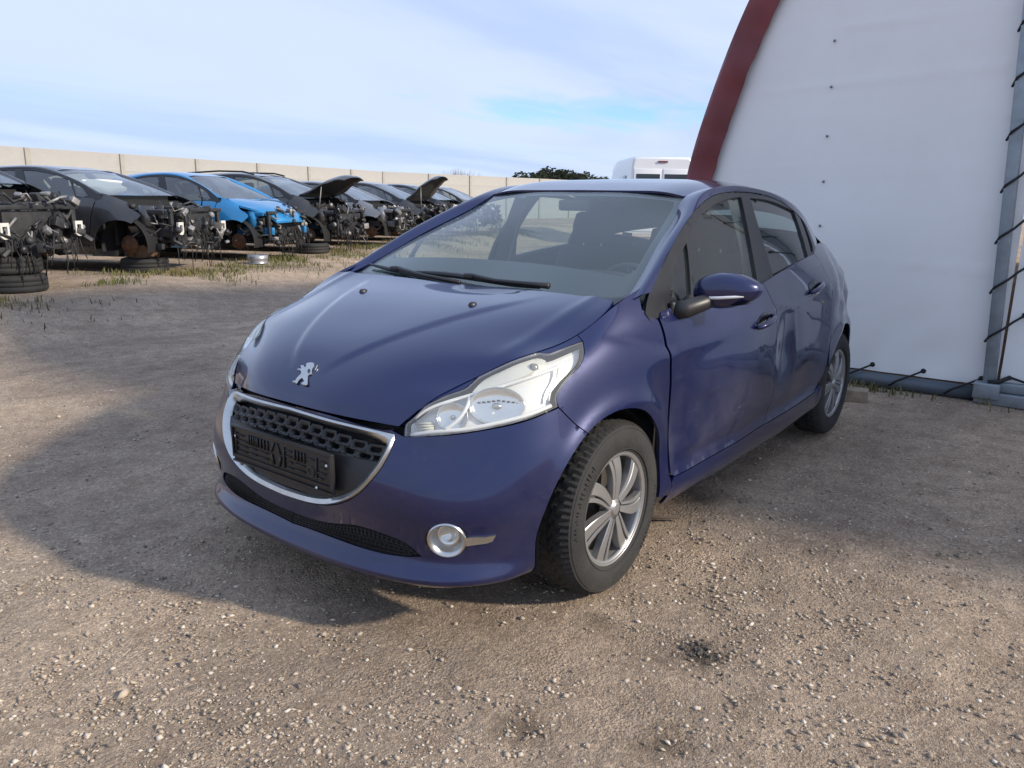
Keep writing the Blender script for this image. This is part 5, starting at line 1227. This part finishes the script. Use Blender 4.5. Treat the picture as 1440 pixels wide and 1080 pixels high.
def wreck(name, label, nose, head, warp, paint, seed, bonnet=None, rails=False, wheels_rear=True, front_lift=.0, bracket=True, extra=None, glass=None):
    rnd = random.Random(seed); gl = glass or G_old; nose = (2.2+(nose[0]-2.2)*.80, 2.1+(nose[1]-2.1)*.80); front_lift += .27
    n0 = warp(np.array([[.62, 0, .5]]))[0]
    c = empty(name, (nose[0]-n0[0]*math.cos(head), nose[1]-n0[0]*math.sin(head), front_lift), head); tag(c, label, 'car wreck', 'stripped cars parked in a row along the fence')
    sides = {}
    for nm in ('fender', 'front_door', 'rear_door', 'rear_quarter', 'sill', 'roof_pillar', 'window_frame'):
        S, cr = LOW[nm]; sides[nm] = []
        for mir in (False, True):
            V, F = panel_mesh(S, cr, mir, .004 if nm == 'window_frame' else 0, .02 if nm != 'roof_pillar' else .01)
            sides[nm].append(new_obj(nm, warp(V), F, M_gloss2 if nm == 'window_frame' else paint, c))
    for nm, par in (('gf', 'front_door'), ('gc', 'front_door'), ('gr', 'rear_door'), ('gq', 'rear_quarter')):
        S, cr = LOW[nm]
        for k, mir in enumerate((False, True)): V, F = panel_mesh(S, cr, mir, -.004, 0); new_obj('window_glass', warp(V), F, gl, sides[par][k])
    mb = MB(); mb.sheet(sym_sheet(roof_s, warp)); mb.build('roof', paint, c)
    mb = MB(); mb.sheet(sym_sheet(ws, warp, .12, 1)); mb.build('windscreen', gl, c)
    W = lambda x, y, z: tuple(warp(np.array([[x, y, z]]))[0])
    mb = MB(); mb.sheet([[W(*(np.array(a)*(1-t)+np.array(b)*t)) for t in np.linspace(0, 1, 5)] for a, b in [(q, r) for q, r in zip([w*[1, -1, 1] for w in re[::-1]]+list(re[1:]), [w*[1, -1, 1] for w in bt[::-1]]+list(bt[1:]))]]); mb.build('tailgate', paint, c)
    # cabin: floor, dash, seats
    mb = MB()
    fx = [W(-.45, 0, .3)[0], W(-2.7, 0, .3)[0]]; mb.box(((fx[0]+fx[1])/2, 0, .32), (abs(fx[1]-fx[0]), 1.5, .12)); mb.box((W(-.35, 0, .6)[0], 0, .66), (.10, 1.42, .66)); mb.box((W(-2.35, 0, .7)[0], 0, .70), (.2, 1.3, .62)); mb.build('cabin_floor', M_dark, c, smooth=False)
    mb = MB(); mb.box((W(-.60, 0, .9)[0], 0, .90), (.36, 1.36, .16), bev=.05); mb.build('dashboard', M_dash, c)
    for s in (1, -1):
        mb = MB(); sx_ = W(-1.55, 0, .8)[0]; mb.box((sx_+.2, .36*s, .52), (.5, .48, .16), bev=.05); mb.box((sx_, .36*s, .82), (.14, .46, .62), Matrix.Rotation(math.radians(-14), 3, 'Y'), bev=.05); mb.box((sx_-.12, .36*s, W(0, 0, 1.2)[2]), (.10, .26, .16), bev=.04); mb.build('seat', M_cloth, c)
    # stripped front end
    fxn = W(.60, 0, .5)[0]; cb = W(-.10, 0, .9)[0]; hh = W(.3, 0, .86)[2]
    mb = MB(); mb.box((cb-.05, 0, .62), (.05, 1.38, .60)); mb.build('firewall', M_dark, c, smooth=False)
    for s in (1, -1):
        mb = MB(); mb.box(((cb+fxn)/2, .50*s, .50), (fxn-cb, .075, .12), bev=.01); mb.box(((cb+fxn)/2-.05, .60*s, .78), (fxn-cb-.12, .05, .07), bev=.01); mb.tube([(cb+.35, .56*s, .55), (cb+.35, .54*s, .86)], [.12, .10], 12); mb.build('side_rail', paint, c)
    mb = MB(); mb.box((fxn-.05, 0, .80), (.05, 1.20, .05), bev=.01); mb.box((fxn-.06, 0, .36), (.06, 1.10, .06), bev=.01)
    for s in (1, -1): mb.box((fxn-.06, .54*s, .58), (.05, .06, .46), bev=.01)
    mb.build('front_frame', M_guts, c)
    eg = MB(); eg.box(((cb+fxn)/2-.02, .10, .62), (.42, .50, .38), bev=.03); eg.box(((cb+fxn)/2, .12, .82), (.36, .42, .06), bev=.02); eg.box(((cb+fxn)/2+.02, -.36, .66), (.26, .20, .24), bev=.02); eg.box((fxn-.10, 0, .56), (.05, .78, .40), bev=.01); eg.build('engine', M_guts, c)
    cl = MB(); cl2 = MB(); cl3 = MB()
    for i in range(150):
        p = Vector((rnd.uniform(cb+.08, fxn+.10), rnd.uniform(-.62, .62), rnd.uniform(.30, hh+.03))); k = rnd.random(); tgt = (cl, cl, cl2, cl3)[rnd.randrange(4)] if rnd.random() < .9 else cl2
        if k < .4: tgt.box(p, (rnd.uniform(.03, .14), rnd.uniform(.03, .14), rnd.uniform(.03, .12)), Matrix.Rotation(rnd.uniform(-1, 1), 3, 'X') @ Matrix.Rotation(rnd.uniform(-1, 1), 3, 'Z'), bev=.008)
        elif k < .6: tgt.lathe([(0, .03), (.03, .03), (.045, .01), (.045, -.03), (0, -.03)], 12, Matrix.Translation(p) @ Matrix.Rotation(rnd.uniform(0, 3), 4, 'X') @ Matrix.Rotation(rnd.uniform(0, 3), 4, 'Y'))
        else:
            q = p+Vector((rnd.uniform(-.15, .15), rnd.uniform(-.30, .30), rnd.uniform(-.22, .15))); md = (p+q)/2+Vector((rnd.uniform(-.05, .1), 0, rnd.uniform(-.1, .06))); tgt.tube([p, p*.4+md*.6, md, md*.4+q*.6, q], rnd.uniform(.005, .016), 6)
    for i in range(22):       # dangling wires
        y = rnd.uniform(-.6, .6); z = rnd.uniform(.35, .6); cl.tube([(fxn-.02, y, z), (fxn+.03, y+rnd.uniform(-.03, .03), z-.15), (fxn+rnd.uniform(-.02, .06), y+rnd.uniform(-.06, .06), max(.03-front_lift, z-rnd.uniform(.25, .5)))], .006, 5)
    cl.build('engine_hose', M_guts, c)['kind'] = 'stuff'; cl2.build('engine_fitting', M_alloy, c)['kind'] = 'stuff'; cl3.build('engine_cover', M_black, c)['kind'] = 'stuff'
    if bracket:
        for s in (1, -1):
            mb = MB(); M4 = Matrix.Translation((fxn+.03, .50*s, .56)) @ Matrix.Rotation(math.pi/2, 4, 'Y')
            poly = [(-.085, -.055), (.06, -.055), (.085, -.02), (.085, .03), (.05, .055), (-.085, .055)]; ino = [(a*.55, b*.55) for a, b in poly]
            k = len(poly); vv = [M4 @ Vector((a, b, 0)) for a, b in poly]+[M4 @ Vector((a, b, 0)) for a, b in ino]+[M4 @ Vector((a, b, .03)) for a, b in poly]+[M4 @ Vector((a, b, .03)) for a, b in ino]; ff = []
            for i in range(k): j = (i+1) % k; ff += [(i, j, k+j, k+i), (2*k+i, 2*k+j, 3*k+j, 3*k+i), (i, j, 2*k+j, 2*k+i), (k+i, k+j, 3*k+j, 3*k+i)]
            mb.add(vv, ff); mb.build('bumper_bracket', M_white, c, smooth=False)
    # wheels: rear ones on, or bare hubs
    for s in (1, -1):
        cx = W(BX, 0, .3)[0]
        mb = MB(); mb.lathe([(.0, .07), (.17, .07), (.20, .085), (.27, .09), (.305, .07), (.31, .0), (.305, -.08), (.2, -.09)], 36, Matrix.Translation((cx, .74*s, .31-front_lift*.6)) @ rotY(s)); mb.build('rear_wheel', M_rub, c)
        ax = W(AX, 0, .3)[0]; mb = MB(); M4 = Matrix.Translation((ax, 0, AZ+.01)) @ Matrix.Rotation(math.pi/2, 4, 'X'); mb.lathe([(.0, -s*.50), (AR*1.0, -s*.50), (AR*1.0, -s*.80)], 28, M4, arc=(math.radians(-14), math.radians(194))); mb.build('wheel_well', M_dark, c)
        mb = MB(); mb.lathe([(0, .04), (.06, .04), (.07, .0), (.13, 0), (.13, -.02), (.05, -.03), (.05, -.12)], 20, Matrix.Translation((ax, .70*s, .33)) @ rotY(s)); mb.build('brake_disc', M_rust, c)
    if bonnet:
        P_ = half_sheet(hood_s, 12, 18); rows = np.concatenate([P_[::-1]*[1, -1, 1], P_[1:]], 0); hin = np.array(W(-.13, 0, 1.01)); a = math.radians(bonnet); R_ = Matrix.Rotation(a, 3, 'Y')
        def tf(q): v = Vector(warp(np.array([q]))[0]-hin); return R_ @ v+Vector(hin)
        mb = MB(); mb.sheet([[tf(q) for q in r] for r in rows]); nr = len(rows); un = [[tf(q)-(R_ @ Vector((0, 0, .03))) for q in r] for r in rows]; mb.sheet(un, flip=True)
        e_ = [tf(q) for q in rows[0]]; e2_ = un[0]; mb.sheet([e_, e2_]); mb.sheet([[tf(q) for q in rows[-1]], un[-1]]); mb.sheet([[tf(r[0]) for r in rows], [r[0] for r in un]])
        bo = mb.build('bonnet', paint, c)
        if bonnet < -20:
            mb = MB(); u1 = [[tf(q)-(R_ @ Vector((0, 0, .045))) for q in r[2:-2]] for r in rows[3:-3]]; mb.sheet(u1); mb.build('bonnet_lining', M_dark, bo); mb = MB(); mb.tube([un[2][8], (fxn-.4, -.62, .82)], .012, 6); mb.build('bonnet_prop', M_alloy, bo)
    if rails:
        for s in (1, -1):
            mb = MB(); mb.tube([W(-1.05, .55*s, 1.42), W(-1.25, .555*s, 1.47), W(-1.7, .555*s, 1.48), W(-2.3, .54*s, 1.44), W(-2.5, .53*s, 1.37)], .017, 8); mb.build('roof_rail', M_gloss2, c)
    return c
def mkwarp(sx_front=1.0, sx_rear=1.0, sy=1.0, zb=1.0, zt=1.0, lean=0.0):
    """stretch the body: front/rear lengths, width, body height, cabin height"""
    def w(P):
        P = np.array(P, float); x = P[:, 0].copy(); z = P[:, 2].copy()
        nx = np.where(x > -.6, -.6+(x+.6)*sx_front, -.6+(x+.6)*sx_rear); nzv = np.where(z < .95, z*zb, .95*zb+(z-.95)*zt)
        nx = nx-lean*np.maximum(0, z-.95)*1.0
        return np.stack([nx, P[:, 1]*sy, nzv], 1)
    return w
HEAD = math.atan2(.917, -.40)
PB = paint_mat('black_paint_wreck', (.012, .013, .016), flake=.1, dust=.10); PN = paint_mat('anthracite_paint', (.020, .022, .027), flake=.3, dust=.08)
PC = paint_mat('light_blue_paint', (.008, .20, .46), flake=.25, dust=.04); PG = paint_mat('silver_grey_paint', (.20, .21, .23), flake=.5, dust=.10)
wreck('stripped_car', 'black car without its front end resting on two stacked tyres at the row end', (-2.42, -9.80), HEAD, mkwarp(1.10, 1.12, 1.03, 1.04, .98), PB, 1, front_lift=.12)
w2 = wreck('stripped_car', 'black low-roofed car with bare engine and crumpled airbag behind its windscreen', (-5.6, -11.15), HEAD+.02, mkwarp(1.12, 1.22, 1.04, .98, .93), PN, 2, front_lift=.06)
wreck('stripped_car', 'light blue car with its bonnet on but no bumper or lamps', (-8.35, -12.25), HEAD-.03, mkwarp(.98, 1.05, .99, 1.0, 1.0), PC, 3, bonnet=1.5, bracket=False)
wreck('stripped_car', 'black estate car with roof rails and raised bonnet', (-11.0, -13.3), HEAD, mkwarp(1.05, 1.20, 1.03, 1.06, 1.0), PB, 4, bonnet=-46, rails=True, bracket=False)
wreck('stripped_car', 'silver grey car with torn open front beside the raised black bonnets', (-13.9, -14.35), HEAD+.03, mkwarp(1.04, 1.05, 1.01, .98, .95), PG, 5, bracket=False)
wreck('stripped_car', 'dark car with its bonnet standing steeply open past the silver grey wreck', (-16.5, -15.3), HEAD, mkwarp(1.05, 1.1, 1.02, 1.0, .98), PB, 6, bonnet=-60, bracket=False)
wreck('stripped_car', 'dark car half hidden behind the blue hatchback roof', (-19.3, -16.6), HEAD, mkwarp(1.0, 1.1, 1.02, 1.0, .98), PN, 7, bracket=False)
wreck('stripped_car', 'grey car farthest along the row of wrecks', (-22.2, -17.9), HEAD, mkwarp(1.0, 1.1, 1.02, 1.0, .98), PG, 8, bracket=False)
DENT[0] = True
# deflated airbag behind the screen of the second wreck
ab = MB(); rows = []
for i in range(9):
    row = []
    for j in range(22):
        a = math.pi*i/8; b = 2*math.pi*j/22; p = Vector((.14*math.sin(a)*math.cos(b), .42*math.cos(a), .10*math.sin(a)*math.sin(b)+.05)); k = 1+.45*noise.noise(p*9)+.25*noise.noise(p*21); row.append(Vector((-.74, -.12, 1.04))+p*k*1.15)
    rows.append(row+[row[0]])
ab.sheet(rows); ab.build('airbag', mat('airbag_white', (.72, .72, .70), rough=.8), w2)
# ---------------------------------------------------------------- loose tyres
tm = MB(); tm.lathe([(.195, .075), (.20, .092), (.25, .102), (.295, .092), (.312, .07), (.315, .03), (.310, .028), (.310, .022), (.315, .02), (.315, -.02), (.310, -.022), (.310, -.028), (.315, -.03), (.312, -.07), (.295, -.092), (.25, -.102), (.20, -.092), (.195, -.075), (.22, -.05), (.24, 0), (.22, .05)], 48, closed_prof=True)
tproto = tm.build('old_tyre', M_rub); tproto['category'] = 'tyre'; first = [True]
def tyre_at(x, y, z, label, tilt=0.0, rz=0.0):
    o = tproto if first[0] else tproto.copy()
    if not first[0]: col.objects.link(o)
    first[0] = False; o.location = (x, y, z); o.rotation_euler = (tilt, 0, rz); tag(o, label, 'tyre', 'old tyres propping up the wrecks')
ax_ = np.array([math.cos(HEAD), math.sin(HEAD)]); sd_ = np.array([math.sin(HEAD), -math.cos(HEAD)])
GZ = .27
t1 = at_z(24, 410, GZ); tyre_at(t1[0], t1[1], GZ+.10, 'dirty tyre at the bottom of the stack under the bare black front end'); tyre_at(t1[0]+.02, t1[1]-.03, GZ+.305, 'tyre on top of the stack under the bare black front end', rz=1)
t2 = at_z(205, 382, GZ); tyre_at(t2[0], t2[1], GZ+.10, 'flat-lying tyre under the low-roofed black wreck'); 
t4 = at_z(440, 356, GZ); tyre_at(t4[0], t4[1], GZ+.10, 'flat-lying tyre under the black estate wreck')
# brick block on the tyre under the second wreck, loose wheel rim
mb = MB(); mb.box((0, 0, .09), (.34, .24, .18), bev=.01); bo = mb.build('timber_block', mat('stained_timber', (.22, .13, .075), rough=.85, var=.35, vscale=9)); bo.location = (t2[0], t2[1], GZ+.20); tag(bo, 'brown timber block lying on the tyre under the black wreck', 'timber')
mb = MB(); mb.lathe([(.05, .0), (.06, .06), (.15, .07), (.17, .05), (.19, .05), (.20, .07), (.205, .07), (.20, -.02), (.185, -.08), (.20, -.10)], 32); ro = mb.build('wheel_rim', M_alu); q = at_z(362, 374, GZ); ro.location = (q[0]-.25, q[1]-.35, GZ+.09); ro.scale = (.8, .8, .8); tag(ro, 'bare silver wheel rim lying beside the light blue wreck', 'wheel rim')
# ---------------------------------------------------------------- white high-roof van
vd = ray(930, 268); vd = vd/np.linalg.norm(vd[:2]); vp = CAM[:2]+vd[:2]*25.5; vh = math.atan2(vd[1], vd[0])+.20
van = empty('white_van', (vp[0], vp[1], 0), vh); tag(van, 'white high-roof van seen from behind past the tent hall', 'van')
M_vw = mat('van_white', (.72, .73, .74), rough=.3, coat=.5)
def section(w, h, tz): return [(-w, .35), (-w*1.0, 1.0), (-w*.985, 1.7), (-w*.955, h-.22), (-w*.92, h-.06), (-w*.84, h), (w*.84, h), (w*.92, h-.06), (w*.955, h-.22), (w*.985, 1.7), (w, 1.0), (w, .35)]
mb = MB(); rows = []
for x, w, h in ((0, .93, 2.60), (.05, .985, 2.655), (.3, 1.0, 2.68), (3.4, 1.0, 2.70), (4.2, .99, 2.60), (4.7, .97, 1.9), (5.4, .93, 1.25), (5.7, .85, 1.0)): rows.append([(x, y, z) for y, z in section(w, h, 0)])
mb.sheet(rows); mb.add(rows[0], [tuple(range(12))]); sharp(mb.build('body', M_vw, van), 40)
for s in (1, -1):
    mb = MB(); mb.box((-.012, .455*s, 1.35), (.03, .86, 1.9), bev=.02); dr = mb.build('rear_door', M_vw, van)
    mb = MB(); mb.box((-.03, .44*s, 1.82), (.016, .74, .66), bev=.006); mb.build('window_glass', mat('dark_window', (.015, .02, .022), rough=.08, coat=.5), dr)
    mb = MB(); mb.box((-.02, .93*s, 1.30), (.03, .10, .42), bev=.01); mb.build('tail_lamp', M_tail, van)
mb = MB(); mb.box((-.02, 0, 2.52), (.04, .30, .05), bev=.01); mb.build('brake_lamp', M_tail, van)
for x in (.9, 4.6):
    for s in (1, -1): mb = MB(); mb.lathe([(0, .05), (.2, .06), (.34, .04), (.34, -.18)], 28, Matrix.Translation((x, .93*s, .34)) @ rotY(s)); mb.build('wheel', M_rub, van)
for s in (1, -1): mb = MB(); mb.box((1.5, .985*s, 1.85), (1.2, .02, .55), bev=.01); mb.build('side_window', mat('grey_window', (.16, .18, .18), rough=.1, coat=.4), van)
# ---------------------------------------------------------------- far trees, shrub
M_leaf = mat('conifer_leaf', (.060, .082, .058), rough=.8, var=.45, vscale=.9); M_leaf2 = mat('broad_leaf', (.080, .10, .065), rough=.8, var=.4, vscale=.7); M_bark = mat('bark', (.06, .05, .04), rough=.9)
def crown(rnd, h, w, n_, conic, lf):
    V = []; F = []
    lobes = [(rnd.gauss(0, .22)*w, rnd.gauss(0, .22)*w, rnd.uniform(.30, .86)) for _ in range(9)]
    for i in range(n_):
        t = rnd.random()**.8; lx, ly, lz = rnd.choice(lobes)
        if conic: z = h*(.18+.82*t); r = w*.5*(1-t)**.8*rnd.random()**.4; a = rnd.uniform(0, 6.28); p = Vector((r*math.cos(a)*(1+.3*math.sin(5*z)), r*math.sin(a), z))
        else:
            q = Vector((rnd.gauss(0, 1), rnd.gauss(0, 1), rnd.gauss(0, 1))).normalized()*rnd.random()**.35; p = Vector((lx+q.x*w*.30, ly+q.y*w*.30, h*lz+q.z*h*.17))
        s = lf*rnd.uniform(.5, 1.3); d1 = Vector((rnd.uniform(-1, 1), rnd.uniform(-1, 1), rnd.uniform(-.6, .6))).normalized(); d2 = d1.orthogonal().normalized()
        b = len(V); V += [p-d1*s, p+d2*s*.6, p+d1*s, p-d2*s*.5]; F.append((b, b+1, b+2, b+3))
    return V, F
rnd = random.Random(12); tree_px = [724, 731, 741, 750, 758, 766, 775, 783, 791, 799, 807, 815, 823, 830, 838, 845, 762, 812]
for i, pxx in enumerate(tree_px):
    d = ray(pxx+rnd.uniform(-2, 2), 268); d = d/np.linalg.norm(d[:2]); dist = 150+rnd.uniform(-8, 22); p = CAM[:2]+d[:2]*dist
    edge = min(1, .62+.38*min(i, 15-i if i < 16 else 5)/3.0); h = (7.3+rnd.uniform(-.6, .7))*edge; con = rnd.random() < .40; w = 4.0 if con else 5.6
    tr_ = empty('pine_tree' if con else 'broadleaf_tree', (p[0], p[1], -.3)); tag(tr_, 'dark pointed conifer in the far copse beyond the fence' if con else 'dark rounded tree in the far copse beyond the fence', 'tree', 'conifers of the far copse' if con else 'rounded trees of the far copse')
    mb = MB(); mb.tube([(0, 0, 0), (.05, 0, h*.4), (0, .05, h*.85)], [.20, .14, .05], 8)
    for k in range(5): a = rnd.uniform(0, 6.28); z = h*rnd.uniform(.35, .7); mb.tube([(0, 0, z), (math.cos(a)*w*.3, math.sin(a)*w*.3, z+h*.12)], [.07, .02], 5)
    mb.build('trunk', M_bark, tr_); V, F = crown(rnd, h, w, 1100, con, .34); new_obj('crown', V, F, M_leaf if con else M_leaf2, tr_, smooth=False)
d = ray(646, 262); d = d/np.linalg.norm(d[:2]); p = CAM[:2]+d[:2]*52; sh = empty('shrub', (p[0], p[1], 0)); tag(sh, 'bare brown shrub showing above the concrete fence', 'shrub')
mb = MB(); rnd = random.Random(2)
for i in range(150):
    a = rnd.uniform(0, 6.28); r = rnd.uniform(.1, 1.5); z = 3.15-.35*(r/1.5)**2+rnd.uniform(-.35, .12); b0 = Vector((math.cos(a)*.2*r, math.sin(a)*.2*r, .2)); mb.tube([b0, Vector((math.cos(a)*r*.6, math.sin(a)*r*.6, z*.65)), Vector((math.cos(a)*r, math.sin(a)*r, z))], [.02, .012, .004], 4)
mb.build('branch', mat('twig', (.16, .105, .060), rough=.9), sh)['kind'] = 'stuff'; V, F = crown(random.Random(3), 3.1, 2.4, 260, False, .06); new_obj('dry_leaf', [(v[0], v[1], v[2]) for v in V], F, mat('dry_leaf', (.20, .13, .06), rough=.9), sh, smooth=False)['kind'] = 'stuff'
# ---------------------------------------------------------------- grass and weeds
def grass(name, label, n_, sampler, h0, h1, m_, seed):
    rg = random.Random(seed); V = []; F = []
    for i in range(n_):
        x, y = sampler(rg); z = ground_h(x, y); h = rg.uniform(h0, h1); a = rg.uniform(0, 6.28); w = h*.06+.0025; l = h*rg.uniform(.2, .8); c, s = math.cos(a), math.sin(a); b = len(V)
        V += [(x-s*w, y+c*w, z-.005), (x+s*w, y-c*w, z-.005), (x+c*l*.35+s*w*.7, y+s*l*.35-c*w*.7, z+h*.6), (x+c*l*.35-s*w*.7, y+s*l*.35+c*w*.7, z+h*.6), (x+c*l, y+s*l, z+h)]
        F += [(b, b+1, b+2, b+3), (b+3, b+2, b+4)]
    o = new_obj(name, V, F, m_, smooth=False); tag(o, label, 'grass', kind='stuff'); return o
M_grass = mat('grass', (.060, .085, .020), rough=.8, var2=(.20, .16, .065), vscale=1.3)
row_d = np.array([-2.25, -.92]); row0 = np.array([-1.3, -7.2])
def s_row(rg):
    while True:
        t = rg.uniform(-.8, 8.5); off = rg.gauss(.25, .45); p = row0+row_d*t+np.array([.40, -.917])*off
        if noise.noise(Vector((p[0]*.9, p[1]*.9, 5)))+.3*noise.noise(Vector((p[0]*3, p[1]*3, 8))) > rg.uniform(-.05, .40): return p[0], p[1]
grass('grass', 'thin grass and weeds along the edge below the wrecks', 11000, s_row, .02, .09, M_grass, 5)
def s_fence(rg): t = rg.uniform(-1, 22); p = np.array([-6.5, -19.6])+np.array([-.95, -.24])*t; return p[0]+rg.gauss(0, .3), p[1]+abs(rg.gauss(0, 1.6))
grass('grass', 'rough grass at the foot of the concrete fence', 6000, s_fence, .05, .25, M_grass, 6)
def s_shed(rg): return -3.93+abs(rg.gauss(0, .06)), (rg.gauss(.75, .12) if rg.random() < .6 else rg.uniform(.2, 1.9))
grass('grass', 'few sprouts of grass along the tent hall base', 110, s_shed, .02, .09, M_grass, 7)
